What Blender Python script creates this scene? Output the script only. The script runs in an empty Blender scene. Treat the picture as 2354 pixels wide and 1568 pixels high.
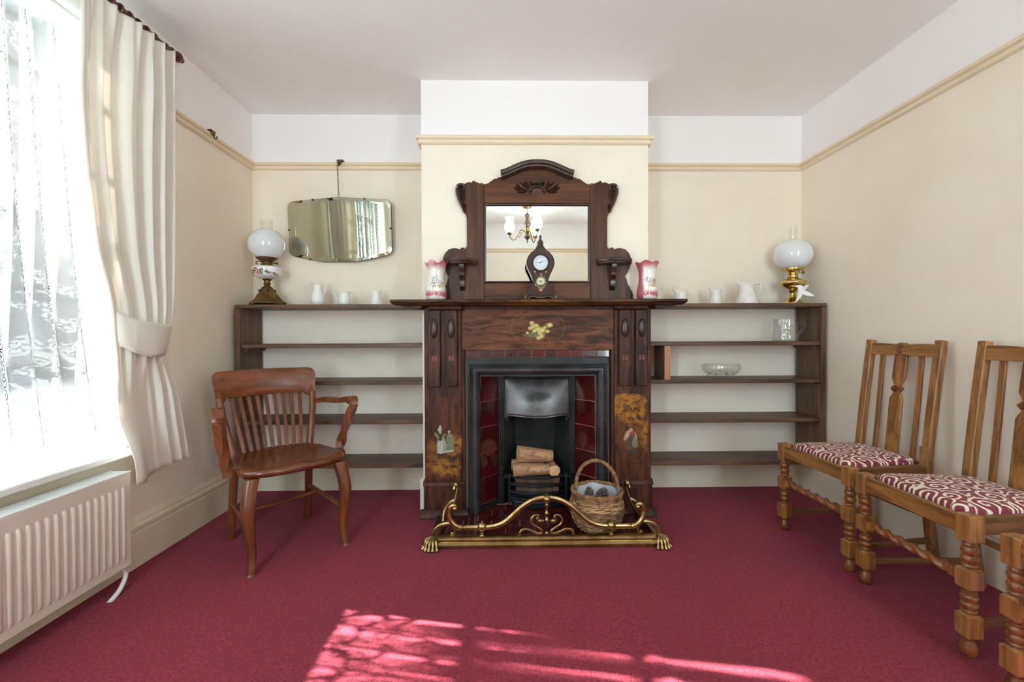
import bpy, bmesh, math, random
from mathutils import Vector, Matrix
from math import sin, cos, pi, sqrt, atan2, radians as R
random.seed(7)
S = bpy.context.scene
COL = S.collection

# ------------------------------------------------------------------ camera
cam = bpy.data.cameras.new('camera'); cam.sensor_width = 36; cam.lens = 15.593
cam.clip_start = .02
co = bpy.data.objects.new('camera', cam); COL.objects.link(co)
co.matrix_world = (Matrix.Translation((0, 0, 1.032)) @ Matrix.Rotation(-.0155, 4, 'Z')
                   @ Matrix.Rotation(pi/2 - .0135, 4, 'X') @ Matrix.Rotation(-.0039, 4, 'Z'))
S.camera = co
# ------------------------------------------------------------------ world: bright overcast sky
W = bpy.data.worlds.new('sky'); S.world = W; W.use_nodes = True
wn = W.node_tree; wn.nodes['Background'].inputs[0].default_value = (.76, .95, 1.05, 1)
wn.nodes['Background'].inputs[1].default_value = 9.5
# ------------------------------------------------------------------ sun through the left window
sl = bpy.data.lights.new('sun', 'SUN'); sl.energy = 36; sl.angle = R(.6); sl.color = (1, 1, .96)
so = bpy.data.objects.new('sun', sl); COL.objects.link(so); so.location = (-6, 3, 4)
so.rotation_euler = Vector((1, -.17, -.545)).to_track_quat('-Z', 'Y').to_euler()
# ------------------------------------------------------------------ window portals (sampling guides, emit nothing)
def portal(loc, w, d):
    l = bpy.data.lights.new('window_portal', 'AREA'); l.shape = 'RECTANGLE'; l.size = w; l.size_y = 1.78
    l.cycles.is_portal = True
    o = bpy.data.objects.new('window_portal', l); COL.objects.link(o); o.location = loc
    o.rotation_euler = Vector(d).to_track_quat('-Z', 'Z').to_euler()
portal((-1.90, 1.325, 1.415), 1.21, (1, 0, 0)); portal((-1.1, -.98, 1.415), .56, (0, 1, 0)); portal((1.55, -.98, 1.415), .5, (0, 1, 0))
# ------------------------------------------------------------------ exposure
vs = S.view_settings; vs.view_transform = 'Standard'; vs.look = 'None'; vs.gamma = 1; vs.use_curve_mapping = False
vs.exposure = 1.12
cy = S.cycles
cy.max_bounces = 14; cy.diffuse_bounces = 8; cy.glossy_bounces = 5; cy.transmission_bounces = 8; cy.transparent_max_bounces = 16
cy.caustics_reflective = False; cy.caustics_refractive = False; cy.use_denoising = True
cy.sample_clamp_indirect = 8

XL, XR, YB, YF, H = -1.672, 2.005, 2.982, -.75, 2.5
YC, CX0, CX1, XC = 2.578, -.479, .834, .187      # chimney breast face, its sides, fireplace axis
RAIL = 2.13

# ================================================================== node helpers
def lin(c): return tuple((x/255/12.92 if x/255 <= .04045 else ((x/255+.055)/1.055)**2.4) for x in c) + (1,)
class NT:
    def __init__(s, name):
        s.m = bpy.data.materials.new(name); s.m.use_nodes = True; s.t = s.m.node_tree; s.n = s.t.nodes
        s.b = s.n['Principled BSDF']; s.out = s.n['Material Output']; s._c = None
    def new(s, ty, **k):
        n = s.n.new(ty)
        for a, v in k.items(): setattr(n, a, v)
        return n
    def link(s, a, b): s.t.links.new(a, b)
    def put(s, sock, v):
        if isinstance(v, bpy.types.NodeSocket): s.link(v, sock)
        else: sock.default_value = v
    def math(s, op, a, b=0., c=0.):
        n = s.new('ShaderNodeMath', operation=op)
        for i, v in enumerate((a, b, c)): s.put(n.inputs[i], v)
        return n.outputs[0]
    def coords(s):
        if s._c is None: s._c = s.new('ShaderNodeTexCoord')
        return s._c
    def obj(s): return s.coords().outputs['Object']
    def uv(s): return s.coords().outputs['UV']
    def mapping(s, v, scale=(1, 1, 1), loc=(0, 0, 0)):
        n = s.new('ShaderNodeMapping'); s.link(v, n.inputs[0]); n.inputs['Scale'].default_value = scale; n.inputs['Location'].default_value = loc
        return n.outputs[0]
    def noise(s, v, scale=5, detail=4, rough=.5, dist=0):
        n = s.new('ShaderNodeTexNoise'); s.link(v, n.inputs['Vector'])
        n.inputs['Scale'].default_value = scale; n.inputs['Detail'].default_value = detail
        n.inputs['Roughness'].default_value = rough; n.inputs['Distortion'].default_value = dist
        return n.outputs[0]
    def step(s, v, a, b):
        n = s.new('ShaderNodeMapRange', interpolation_type='SMOOTHSTEP'); s.put(n.inputs[0], v)
        n.inputs[1].default_value = a; n.inputs[2].default_value = b
        return n.outputs[0]
    def mix(s, f, a, b):
        n = s.new('ShaderNodeMix', data_type='RGBA'); s.put(n.inputs[0], f); s.put(n.inputs[6], a); s.put(n.inputs[7], b)
        return n.outputs[2]
    def xyz(s, v):
        n = s.new('ShaderNodeSeparateXYZ'); s.link(v, n.inputs[0]); return n.outputs
    def bump(s, h, strength=.3, dist=.002):
        n = s.new('ShaderNodeBump'); s.link(h, n.inputs['Height']); n.inputs['Strength'].default_value = strength
        n.inputs['Distance'].default_value = dist; s.link(n.outputs[0], s.b.inputs['Normal'])
    def set(s, **k):
        names = dict(color='Base Color', rough='Roughness', metal='Metallic', trans='Transmission Weight', ior='IOR', coat='Coat Weight',
                     sheen='Sheen Weight', spec='Specular IOR Level', alpha='Alpha', coatr='Coat Roughness', sss='Subsurface Weight')
        for a, v in k.items(): s.put(s.b.inputs[names[a]], v)
        return s
    def blob(s, v, c, r, soft=.35):
        # round patch around c (object space), edge broken up by v's own distortion
        n = s.new('ShaderNodeVectorMath', operation='SUBTRACT'); s.link(v, n.inputs[0]); n.inputs[1].default_value = c
        n2 = s.new('ShaderNodeVectorMath', operation='DIVIDE'); s.link(n.outputs[0], n2.inputs[0]); n2.inputs[1].default_value = r
        n3 = s.new('ShaderNodeVectorMath', operation='LENGTH'); s.link(n2.outputs[0], n3.inputs[0])
        return s.step(n3.outputs['Value'], 1+soft, 1-soft)
    def wobble(s, v, scale=20, amt=.02):
        n = s.new('ShaderNodeTexNoise'); s.link(v, n.inputs['Vector']); n.inputs['Scale'].default_value = scale
        a = s.new('ShaderNodeVectorMath', operation='SUBTRACT'); s.link(n.outputs['Color'], a.inputs[0]); a.inputs[1].default_value = (.5, .5, .5)
        b = s.new('ShaderNodeVectorMath', operation='SCALE'); s.link(a.outputs[0], b.inputs[0]); b.inputs['Scale'].default_value = amt
        c = s.new('ShaderNodeVectorMath', operation='ADD'); s.link(v, c.inputs[0]); s.link(b.outputs[0], c.inputs[1])
        return c.outputs[0]

def mat(name, c1, c2=None, scale=6, rough=.5, metal=0, bump=0, bscale=60, stretch=(1, 1, 1), detail=4, lo=.35, hi=.65, **k):
    t = NT(name); v = t.mapping(t.obj(), stretch)
    n = t.noise(v, scale, detail)
    t.set(color=t.mix(t.step(n, lo, hi), lin(c1), lin(c2 or c1)), rough=rough, metal=metal, **k)
    if bump: t.bump(t.noise(v, bscale, 3), bump)
    return t.m
def wood(name, dark, light, axis='z', scale=1., rough=.35, coat=.2, bump=.15, fine=1., spec=.5):
    t = NT(name); st = {'x': (1, 14, 14), 'y': (14, 1, 14), 'z': (14, 14, 1)}[axis]
    v = t.mapping(t.obj(), tuple(a*scale for a in st))
    a = t.noise(v, 2.2, 5, .6, 1.2); b = t.noise(t.mapping(v, (4, 4, 4)), 6*fine, 3, .6)
    f = t.math('ADD', t.math('MULTIPLY', a, .75), t.math('MULTIPLY', b, .3))
    col = t.mix(t.step(f, .36, .68), lin(dark), lin(light))
    t.set(color=col, rough=rough, coat=coat, coatr=.25, spec=spec)
    t.bump(b, bump, .001)
    return t.m

# ================================================================== mesh helpers
class G:
    def __init__(s): s.v = []; s.f = []; s.m = []; s.uv = {}; s.mi = 0
    def add(s, vs, fs, mi=None):
        o = len(s.v); s.v += [tuple(v) for v in vs]
        for f in fs: s.f.append([o+i for i in f]); s.m.append(s.mi if mi is None else mi)
        return s
    def bx(s, x0, x1, y0, y1, z0, z1):
        return s.add([(x0, y0, z0), (x1, y0, z0), (x1, y1, z0), (x0, y1, z0), (x0, y0, z1), (x1, y0, z1), (x1, y1, z1), (x0, y1, z1)],
                     [(0, 3, 2, 1), (4, 5, 6, 7), (0, 1, 5, 4), (1, 2, 6, 5), (2, 3, 7, 6), (3, 0, 4, 7)])
    def cbox(s, c, d): return s.bx(c[0]-d[0]/2, c[0]+d[0]/2, c[1]-d[1]/2, c[1]+d[1]/2, c[2]-d[2]/2, c[2]+d[2]/2)
    def chbox(s, c, d, ch):
        # square leg block with chamfered top and bottom edges
        hx, hy, hz = d[0]/2, d[1]/2, d[2]/2; rings = []
        for z, k in ((-hz, ch), (-hz+ch, 0), (hz-ch, 0), (hz, ch)):
            rings.append([(c[0]+sx*(hx-k), c[1]+sy*(hy-k), c[2]+z) for sx, sy in ((-1, -1), (1, -1), (1, 1), (-1, 1))])
        return s.rings(rings)
    def rings(s, rings, closed=True, caps=True):
        n = len(rings[0]); vs = [p for r in rings for p in r]; fs = []
        for i in range(len(rings)-1):
            for j in range(n if closed else n-1):
                k = (j+1) % n
                fs.append((i*n+j, i*n+k, (i+1)*n+k, (i+1)*n+j))
        if caps and closed: fs += [tuple(range(n-1, -1, -1)), tuple(range((len(rings)-1)*n, len(rings)*n))]
        return s.add(vs, fs)
    def prism(s, pts, a0, a1, plane='xz'):
        P = {'xz': lambda p, a: (p[0], a, p[1]), 'xy': lambda p, a: (p[0], p[1], a), 'yz': lambda p, a: (a, p[0], p[1])}[plane]
        n = len(pts); fs = [tuple(range(n)), tuple(range(2*n-1, n-1, -1))]
        fs += [(j, (j+n), n+(j+1) % n, (j+1) % n) for j in range(n)]
        return s.add([P(p, a0) for p in pts]+[P(p, a1) for p in pts], fs)
    def lathe(s, prof, n=24, c=(0, 0, 0), rf=None, zf=None, axis='z', cap=True):
        rings = []
        for r, z in prof:
            ring = []
            for j in range(n):
                a = 2*pi*j/n; rr = r*(rf(a, z) if rf else 1); zz = z+(zf(a, z) if zf else 0)
                p = (rr*cos(a), rr*sin(a), zz)
                if axis == 'x': p = (p[2], p[0], p[1])
                if axis == 'y': p = (p[0], -p[2], p[1])
                ring.append((c[0]+p[0], c[1]+p[1], c[2]+p[2]))
            rings.append(ring)
        return s.rings(rings, True, cap)
    def tube(s, path, r, n=8, caps=True, up=None, ell=1., twist=0):
        P = [Vector(p) for p in path]; m = len(P); rs = r if isinstance(r, (list, tuple)) else [r]*m
        T = []
        for i in range(m):
            t = P[min(i+1, m-1)]-P[max(i-1, 0)]; T.append(t.normalized() if t.length > 1e-9 else Vector((0, 0, 1)))
        N = Vector(up) if up else (Vector((0, 0, 1)) if abs(T[0].z) < .9 else Vector((1, 0, 0)))
        rings = []
        for i in range(m):
            N = N-T[i]*N.dot(T[i]); N.normalize(); B = T[i].cross(N); ring = []
            for j in range(n):
                a = 2*pi*(j+.5)/n+twist*i
                ring.append(tuple(P[i]+N*(rs[i]*cos(a))+B*(rs[i]*ell*sin(a))))
            rings.append(ring)
        return s.rings(rings, True, caps)
    def bar(s, path, w, h, up=(0, 0, 1)):
        # rectangular bar along a path; w,h scalars or lists (w across, h along up)
        P = [Vector(p) for p in path]; m = len(P); ws = w if isinstance(w, (list, tuple)) else [w]*m; hs = h if isinstance(h, (list, tuple)) else [h]*m
        rings = []; U = Vector(up)
        for i in range(m):
            t = (P[min(i+1, m-1)]-P[max(i-1, 0)]).normalized(); n = (U-t*U.dot(t)).normalized(); b = t.cross(n)
            rings.append([tuple(P[i]+b*(sx*ws[i]/2)+n*(sz*hs[i]/2)) for sx, sz in ((-1, -1), (1, -1), (1, 1), (-1, 1))])
        return s.rings(rings)
    def sphere(s, c, r, n=16, m=10):
        r = r if isinstance(r, (list, tuple)) else (r, r, r)
        rings = [[(c[0]+r[0]*sin(t)*cos(2*pi*j/n), c[1]+r[1]*sin(t)*sin(2*pi*j/n), c[2]-r[2]*cos(t)) for j in range(n)]
                 for t in [pi*(i+.02)/(m+.04) for i in range(m+1)]]
        return s.rings(rings)
    def grid(s, fn, nu, nv, uvf=None, flip=False):
        o = len(s.v); vs = []; fs = []
        for j in range(nv+1):
            for i in range(nu+1):
                vs.append(fn(i/nu, j/nv)); s.uv[o+len(vs)-1] = (uvf(i/nu, j/nv) if uvf else (i/nu, j/nv))
        for j in range(nv):
            for i in range(nu):
                a = j*(nu+1)+i; q = (a, a+1, a+nu+2, a+nu+1); fs.append(q[::-1] if flip else q)
        return s.add(vs, fs)
    def xf(s, M, i0=0):
        for i in range(i0, len(s.v)): s.v[i] = tuple(M @ Vector(s.v[i]))
        return s
    def build(s, name, mats, parent=None, loc=None, rot=None, smooth=38, bevel=0, solid=0, kind=None, sub=0):
        me = bpy.data.meshes.new(name); me.from_pydata(s.v, [], s.f)
        for mm in (mats if isinstance(mats, (list, tuple)) else [mats]): me.materials.append(mm)
        if max(s.m, default=0): me.polygons.foreach_set('material_index', s.m)
        if s.uv:
            L = me.uv_layers.new(name='UVMap')
            for lp in me.loops: L.data[lp.index].uv = s.uv.get(lp.vertex_index, (0, 0))
        bm = bmesh.new(); bm.from_mesh(me); bmesh.ops.recalc_face_normals(bm, faces=bm.faces); bm.to_mesh(me); bm.free()
        if smooth:
            me.polygons.foreach_set('use_smooth', [True]*len(me.polygons)); me.set_sharp_from_angle(angle=R(smooth))
        o = bpy.data.objects.new(name, me); COL.objects.link(o)
        if parent: o.parent = parent
        if loc: o.location = loc
        if rot: o.rotation_euler = rot
        if solid: md = o.modifiers.new('Solid', 'SOLIDIFY'); md.thickness = solid; md.offset = 0
        if bevel:
            md = o.modifiers.new('Bevel', 'BEVEL'); md.width = bevel; md.segments = 2; md.limit_method = 'ANGLE'; md.angle_limit = R(40)
        if sub: md = o.modifiers.new('Sub', 'SUBSURF'); md.levels = sub; md.render_levels = sub
        if kind: o['kind'] = kind
        return o
def inst(name, me, parent, loc, rot=None, bevel=0):
    o = bpy.data.objects.new(name, me); COL.objects.link(o); o.parent = parent; o.location = loc
    if rot: o.rotation_euler = rot
    return o
def thing(name, label, cat, loc=(0, 0, 0), rz=0, group=None):
    o = bpy.data.objects.new(name, None); o.empty_display_size = .05; COL.objects.link(o); o.location = loc; o.rotation_euler = (0, 0, rz)
    o['label'] = label; o['category'] = cat
    if group: o['group'] = group
    return o
def tag(o, label, cat, group=None):
    o['label'] = label; o['category'] = cat
    if group: o['group'] = group
    return o
def struct(o): o['kind'] = 'structure'; return o
def sempty(name, loc=(0, 0, 0)):
    o = bpy.data.objects.new(name, None); o.empty_display_size = .05; COL.objects.link(o); o.location = loc; o['kind'] = 'structure'; return o
def dup(root, loc, rz, label):
    r = root.copy(); COL.objects.link(r); r.location = loc; r.rotation_euler = (0, 0, rz); r['label'] = label
    for ch in list(root.children):
        c = ch.copy(); COL.objects.link(c); c.parent = r
        for g in list(ch.children):
            d = g.copy(); COL.objects.link(d); d.parent = c
    return r
def lerp(a, b, t): return a+(b-a)*t
def smooth_t(t): t = max(0, min(1, t)); return t*t*(3-2*t)
def interp(pts, x):
    # piecewise smooth interpolation of (x, y) samples sorted by x
    if x <= pts[0][0]: return pts[0][1]
    for a, b in zip(pts, pts[1:]):
        if x <= b[0]: return lerp(a[1], b[1], (x-a[0])/(b[0]-a[0]))
    return pts[-1][1]
def crom(P, k=6):
    # Catmull-Rom through points of any dimension
    P = [Vector(p) for p in P]; out = []
    for i in range(len(P)-1):
        a, b, c, d = P[max(i-1, 0)], P[i], P[i+1], P[min(i+2, len(P)-1)]
        for j in range(k):
            t = j/k
            out.append(.5*((2*b)+(c-a)*t+(2*a-5*b+4*c-d)*t*t+(3*b-a-3*c+d)*t**3))
    return out+[P[-1]]

# ================================================================== materials
def wall_mat():
    t = NT('wall_paint'); v = t.obj()
    n = t.noise(v, 1.6, 5, .6); fib = t.noise(t.mapping(v, (90, 90, 10)), 3, 3)
    cream = t.mix(t.step(n, .3, .7), lin((239, 227, 208)), lin((244, 235, 219)))
    g = t.new('ShaderNodeNewGeometry'); z = t.xyz(g.outputs['Position'])[2]
    col = t.mix(t.math('GREATER_THAN', z, RAIL+.03), cream, lin((245, 241, 240)))
    t.set(color=col, rough=.75, spec=.25); t.bump(fib, .12, .001); return t.m
WALL = wall_mat()
CEIL = mat('ceiling_paint', (244, 241, 240), (240, 237, 235), 1.2, .8, bump=.05, bscale=30, spec=.2)
CREAMPAINT = mat('cream_gloss_paint', (235, 219, 190), (231, 214, 184), 3, .4, bump=.05, bscale=20)
SKIRT = mat('skirting_paint', (233, 224, 204), (226, 214, 190), 4, .42, bump=.06, bscale=25)
WHITE = mat('white_gloss_paint', (238, 238, 236), (232, 232, 230), 5, .35, bump=.03)
RADP = mat('radiator_enamel', (226, 216, 205), (221, 210, 199), 3, .35)
PALEWALL = mat('pale_alcove_paint', (246, 234, 221), (241, 228, 214), 2.5, .7, bump=.06, bscale=40)
def carpet_mat():
    t = NT('burgundy_carpet'); v = t.obj()
    big = t.noise(v, 2.3, 5, .65); fine = t.noise(v, 210, 2, .7); mid = t.noise(v, 75, 3, .75)
    f = t.math('ADD', t.math('MULTIPLY', fine, .55), t.math('MULTIPLY', mid, .45))
    c = t.mix(t.step(f, .36, .66), lin((100, 26, 40)), lin((160, 56, 71)))
    c = t.mix(t.math('MULTIPLY', t.step(big, .35, .7), .35), c, lin((106, 36, 54)))
    p = t.xyz(v); seam = t.math('ABSOLUTE', t.math('SUBTRACT', p[0], 1.578))
    s2 = t.step(seam, .004, .0)
    c = t.mix(t.math('MULTIPLY', s2, .45), c, lin((60, 14, 26)))
    t.set(color=c, rough=.95, spec=.1, sheen=.25); t.b.inputs['Sheen Roughness'].default_value = .5
    t.b.inputs['Sheen Tint'].default_value = lin((225, 150, 165))
    t.bump(f, .9, .006); return t.m
CARPET = carpet_mat()
SHELFWOOD = wood('dark_stained_pine', (62, 42, 28), (112, 82, 58), 'x', .6, .5, .05)
SHELFWOODZ = wood('dark_stained_pine_upright', (70, 48, 32), (118, 86, 60), 'z', .6, .5, .05)
OVM = wood('mahogany_upright', (46, 25, 16), (96, 57, 35), 'z', .5, .45, .02, .05, 1., .28)
OVMX = wood('mahogany_rail', (48, 26, 16), (104, 61, 36), 'x', .5, .45, .02, .05, 1., .28)
OVDK = wood('mahogany_carving', (36, 21, 14), (68, 41, 27), 'z', .6, .3, .2)
OAKZ = wood('golden_oak_upright', (100, 62, 28), (172, 120, 66), 'z', .9, .38, .2, .3, 2)
OAKX = wood('golden_oak_rail', (100, 62, 28), (172, 120, 66), 'x', .9, .38, .2, .3, 2)
OAKT = wood('dark_turned_oak', (92, 50, 22), (150, 92, 46), 'z', .8, .28, .4, .2, 2)
OAKTX = wood('dark_twist_oak', (96, 52, 26), (150, 94, 52), 'x', .8, .28, .4, .2, 2)
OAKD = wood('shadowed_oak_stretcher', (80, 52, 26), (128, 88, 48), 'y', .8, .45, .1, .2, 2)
RMX = wood('red_mahogany_rail', (88, 42, 20), (134, 74, 40), 'x', .7, .32, .2)
RMZ = wood('red_mahogany_upright', (84, 40, 19), (130, 72, 38), 'z', .7, .32, .2)
RMY = wood('red_mahogany_seat', (78, 36, 16), (122, 62, 31), 'x', .6, .22, .4)
POLEW = wood('dark_pole_wood', (60, 26, 18), (98, 46, 32), 'y', .8, .3, .3)
IRON = mat('black_cast_iron', (30, 30, 31), (44, 44, 46), 9, .38, .3, bump=.12, bscale=120)
IRONG = mat('polished_grate_iron', (66, 66, 68), (90, 90, 92), 6, .3, .65, bump=.08, bscale=60)
SOOT = mat('sooty_firebrick', (26, 26, 25), (44, 44, 42), 8, .85, bump=.2, bscale=40)
BRASS = mat('worn_brass', (184, 160, 110), (150, 126, 80), 14, .3, 1, bump=.06, bscale=50)
BRASSB = mat('polished_brass', (218, 192, 124), (202, 172, 100), 8, .16, 1)
BRASSO = mat('old_lamp_brass', (132, 108, 62), (104, 84, 48), 20, .42, .9, bump=.3, bscale=70)
DARKMET = mat('dark_bronze', (66, 56, 44), (90, 76, 58), 30, .4, .8)
PORC = mat('white_porcelain', (238, 235, 230), (232, 229, 224), 8, .15, bump=.0, coat=.3)
EMBOSS = mat('embossed_white_porcelain', (236, 233, 229), (226, 222, 216), 30, .2, bump=.5, bscale=70, coat=.3)
BISQUE = mat('white_bisque', (246, 243, 240), (240, 236, 233), 12, .5)
def glass_mat(name, cut=0, lo=.04, hi=.62):
    # thin clear glass: see-through face on, mirror-like at the edges
    t = NT(name); v = t.obj(); gl = t.new('ShaderNodeBsdfGlossy'); gl.inputs['Roughness'].default_value = .04
    tr = t.new('ShaderNodeBsdfTransparent'); tr.inputs[0].default_value = (.95, .955, .945, 1)
    lw = t.new('ShaderNodeLayerWeight'); lw.inputs[0].default_value = .35
    b = t.new('ShaderNodeBump'); b.inputs['Distance'].default_value = .004
    if cut:
        vo = t.new('ShaderNodeTexVoronoi', feature='F1'); t.link(v, vo.inputs['Vector']); vo.inputs['Scale'].default_value = cut
        t.link(vo.outputs['Distance'], b.inputs['Height']); b.inputs['Strength'].default_value = .55
        e = t.step(vo.outputs['Distance'], .12, .5)
    else:
        t.link(t.noise(v, 12, 2), b.inputs['Height']); b.inputs['Strength'].default_value = .05; e = None
    t.link(b.outputs[0], gl.inputs['Normal']); t.link(b.outputs[0], lw.inputs['Normal'])
    f = t.math('MULTIPLY_ADD', t.math('POWER', lw.outputs['Facing'], 2.2), hi-lo, lo)
    if cut: f = t.math('ADD', f, t.math('MULTIPLY', e, .05))
    mx = t.new('ShaderNodeMixShader'); t.link(f, mx.inputs[0]); t.link(tr.outputs[0], mx.inputs[1]); t.link(gl.outputs[0], mx.inputs[2])
    t.link(mx.outputs[0], t.out.inputs[0]); return t.m
GLASS = glass_mat('clear_glass'); CUTGLASS = glass_mat('cut_glass', 38, .07, .68)
FROST = cloth_mat('frosted_glass', (246, 246, 246), (236, 236, 236), .6) if 0 else None
def pane_mat():
    t = NT('window_glass'); tr = t.new('ShaderNodeBsdfTransparent'); tr.inputs[0].default_value = (.96, .98, .97, 1)
    gl = t.new('ShaderNodeBsdfGlossy'); gl.inputs['Roughness'].default_value = .02
    lw = t.new('ShaderNodeLayerWeight'); fr = t.math('MULTIPLY_ADD', t.math('POWER', lw.outputs['Facing'], 4.), .7, .04)
    n = t.noise(t.obj(), 3, 2); b = t.new('ShaderNodeBump'); b.inputs['Strength'].default_value = .03; t.link(n, b.inputs['Height']); t.link(b.outputs[0], gl.inputs['Normal'])
    mx = t.new('ShaderNodeMixShader'); t.link(fr, mx.inputs[0]); t.link(tr.outputs[0], mx.inputs[1]); t.link(gl.outputs[0], mx.inputs[2])
    t.link(mx.outputs[0], t.out.inputs[0]); return t.m
PANE = pane_mat()
MILK = mat('milk_glass', (236, 233, 234), (230, 227, 229), 5, .1, coat=.4, sss=.15)
MIRROR = mat('silvered_mirror', (236, 238, 234), (230, 233, 228), 3, .012, 1)
MIRRORO = mat('old_green_mirror', (216, 219, 202), (208, 212, 194), 3, .015, 1)
def cloth_mat(name, c, c2, trl=.25, bs=420):
    t = NT(name); v = t.obj(); n = t.noise(v, 7, 4)
    w = t.noise(t.mapping(v, (1, 1, .25)), bs, 2); col = t.mix(n, lin(c), lin(c2))
    t.set(color=col, rough=.85, spec=.15, sheen=.1); t.bump(w, .25, .001)
    tl = t.new('ShaderNodeBsdfTranslucent'); t.link(col, tl.inputs[0])
    mx = t.new('ShaderNodeMixShader'); mx.inputs[0].default_value = trl
    t.link(t.b.outputs[0], mx.inputs[1]); t.link(tl.outputs[0], mx.inputs[2]); t.link(mx.outputs[0], t.out.inputs[0]); return t.m
def frost_mat():
    t = NT('frosted_glass'); n = t.noise(t.obj(), 60, 3); c = t.mix(n, lin((250, 249, 246)), lin((238, 238, 236)))
    t.set(color=c, rough=.35); tl = t.new('ShaderNodeBsdfTranslucent'); t.link(c, tl.inputs[0])
    m1 = t.new('ShaderNodeMixShader'); m1.inputs[0].default_value = .5; t.link(t.b.outputs[0], m1.inputs[1]); t.link(tl.outputs[0], m1.inputs[2])
    tr = t.new('ShaderNodeBsdfTransparent'); m2 = t.new('ShaderNodeMixShader'); m2.inputs[0].default_value = .62
    t.link(m1.outputs[0], m2.inputs[1]); t.link(tr.outputs[0], m2.inputs[2]); t.link(m2.outputs[0], t.out.inputs[0]); return t.m
FROST = frost_mat()
CURT = cloth_mat('cream_linen', (240, 236, 227), (234, 229, 218), .12)
def lace_mat():
    # UV in metres: u across the net, v up from the hem
    t = NT('white_lace'); u, v, _ = t.xyz(t.uv())
    M = t.math
    # chains of eyes running up the net
    per, off, w, hgt = .155, .1325, .017, .044
    uu = M('MULTIPLY', M('SUBTRACT', M('FRACT', M('DIVIDE', M('SUBTRACT', u, off), per)), .5), per/w)
    vv = M('MULTIPLY', M('SUBTRACT', M('FRACT', M('DIVIDE', v, hgt)), .5), 2.1)
    r = M('SQRT', M('ADD', M('MULTIPLY', uu, uu), M('MULTIPLY', vv, vv)))
    band = t.step(M('ABSOLUTE', uu), 1.3, 1.2)
    ring = M('MULTIPLY', t.step(M('ABSOLUTE', M('SUBTRACT', r, .88)), .22, .12), band); eye = M('MULTIPLY', t.step(r, .34, .25), band)
    cord = t.step(M('ABSOLUTE', M('SUBTRACT', M('ABSOLUTE', uu), 1.75)), .16, .06)
    # flower sprigs between the chains
    sv = t.new('ShaderNodeTexVoronoi', feature='F1'); sv.voronoi_dimensions = '2D'; t.link(t.wobble(t.uv(), 60, .02), sv.inputs['Vector']); sv.inputs['Scale'].default_value = 13
    spr = M('MULTIPLY', t.step(sv.outputs['Distance'], .42, .32), t.step(t.noise(t.uv(), 95, 3), .46, .52))
    # scrolled border above the hem
    bv = t.new('ShaderNodeTexVoronoi', feature='DISTANCE_TO_EDGE'); bv.voronoi_dimensions = '2D'; t.link(t.wobble(t.uv(), 14, .07), bv.inputs['Vector']); bv.inputs['Scale'].default_value = 11
    line = M('MULTIPLY', t.step(bv.outputs['Distance'], .10, .05), t.step(v, .40, .34))
    # opaque gather bands with open net between, spaced to shape the sun streaks
    wy = t.xyz(t.obj())[1]; gat = t.step(M('COSINE', M('MULTIPLY', M('SUBTRACT', wy, 1.752), 2*pi/.09)), .5, .2)
    gat = M('MULTIPLY', gat, M('MULTIPLY_ADD', t.step(v, .10, .26), .45, .55))
    dark = M('MAXIMUM', ring, eye)
    white = M('MAXIMUM', spr, M('MAXIMUM', line, cord))
    a = M('MAXIMUM', M('MULTIPLY', gat, .994), .12)
    a = M('MAXIMUM', a, M('MAXIMUM', M('MULTIPLY', band, .85), M('MAXIMUM', dark, white)))
    tf = M('MULTIPLY_ADD', M('SUBTRACT', white, M('MULTIPLY', dark, .3)), .016, .005)
    df = t.new('ShaderNodeBsdfDiffuse'); t.link(t.mix(dark, (.32, .322, .325, 1), (.13, .13, .132, 1)), df.inputs[0])
    tl = t.new('ShaderNodeBsdfTranslucent'); tl.inputs[0].default_value = (.9, .91, .92, 1)
    m1 = t.new('ShaderNodeMixShader'); t.link(tf, m1.inputs[0]); t.link(df.outputs[0], m1.inputs[1]); t.link(tl.outputs[0], m1.inputs[2])
    tr = t.new('ShaderNodeBsdfTransparent'); m2 = t.new('ShaderNodeMixShader'); t.link(a, m2.inputs[0]); t.link(tr.outputs[0], m2.inputs[1]); t.link(m1.outputs[0], m2.inputs[2])
    t.link(m2.outputs[0], t.out.inputs[0]); return t.m
LACE = lace_mat()
def seat_mat():
    t = NT('scroll_print_fabric'); M = t.math
    v = t.wobble(t.mapping(t.obj(), (1, 1, 0)), 9, .03)
    vo = t.new('ShaderNodeTexVoronoi', feature='F1'); vo.voronoi_dimensions = '2D'; t.link(v, vo.inputs['Vector']); vo.inputs['Scale'].default_value = 13.; vo.inputs['Randomness'].default_value = .75
    sc = t.new('ShaderNodeVectorMath', operation='SCALE'); t.link(vo.outputs['Position'], sc.inputs[0]); sc.inputs['Scale'].default_value = 1.
    d = t.new('ShaderNodeVectorMath', operation='SUBTRACT'); t.link(v, d.inputs[0]); t.link(sc.outputs[0], d.inputs[1])
    dx, dy, _ = t.xyz(d.outputs[0])
    rr = M('SQRT', M('ADD', M('MULTIPLY', dx, dx), M('MULTIPLY', dy, dy))); an = M('ARCTAN2', dy, dx)
    sp = M('SINE', M('ADD', an, M('MULTIPLY', rr, 262.)))
    scroll = M('MULTIPLY', t.step(sp, .32, .5), t.step(rr, .053, .046))
    lf = t.step(t.noise(v, 38, 1), .60, .63)
    f = M('MAXIMUM', scroll, M('MULTIPLY', lf, t.step(rr, .03, .04)))
    t.set(color=t.mix(f, lin((128, 54, 66)), lin((226, 211, 190))), rough=.8, spec=.15, sheen=.1); t.bump(t.noise(v, 500, 2), .2, .001); return t.m
SEATFAB = seat_mat()
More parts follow.
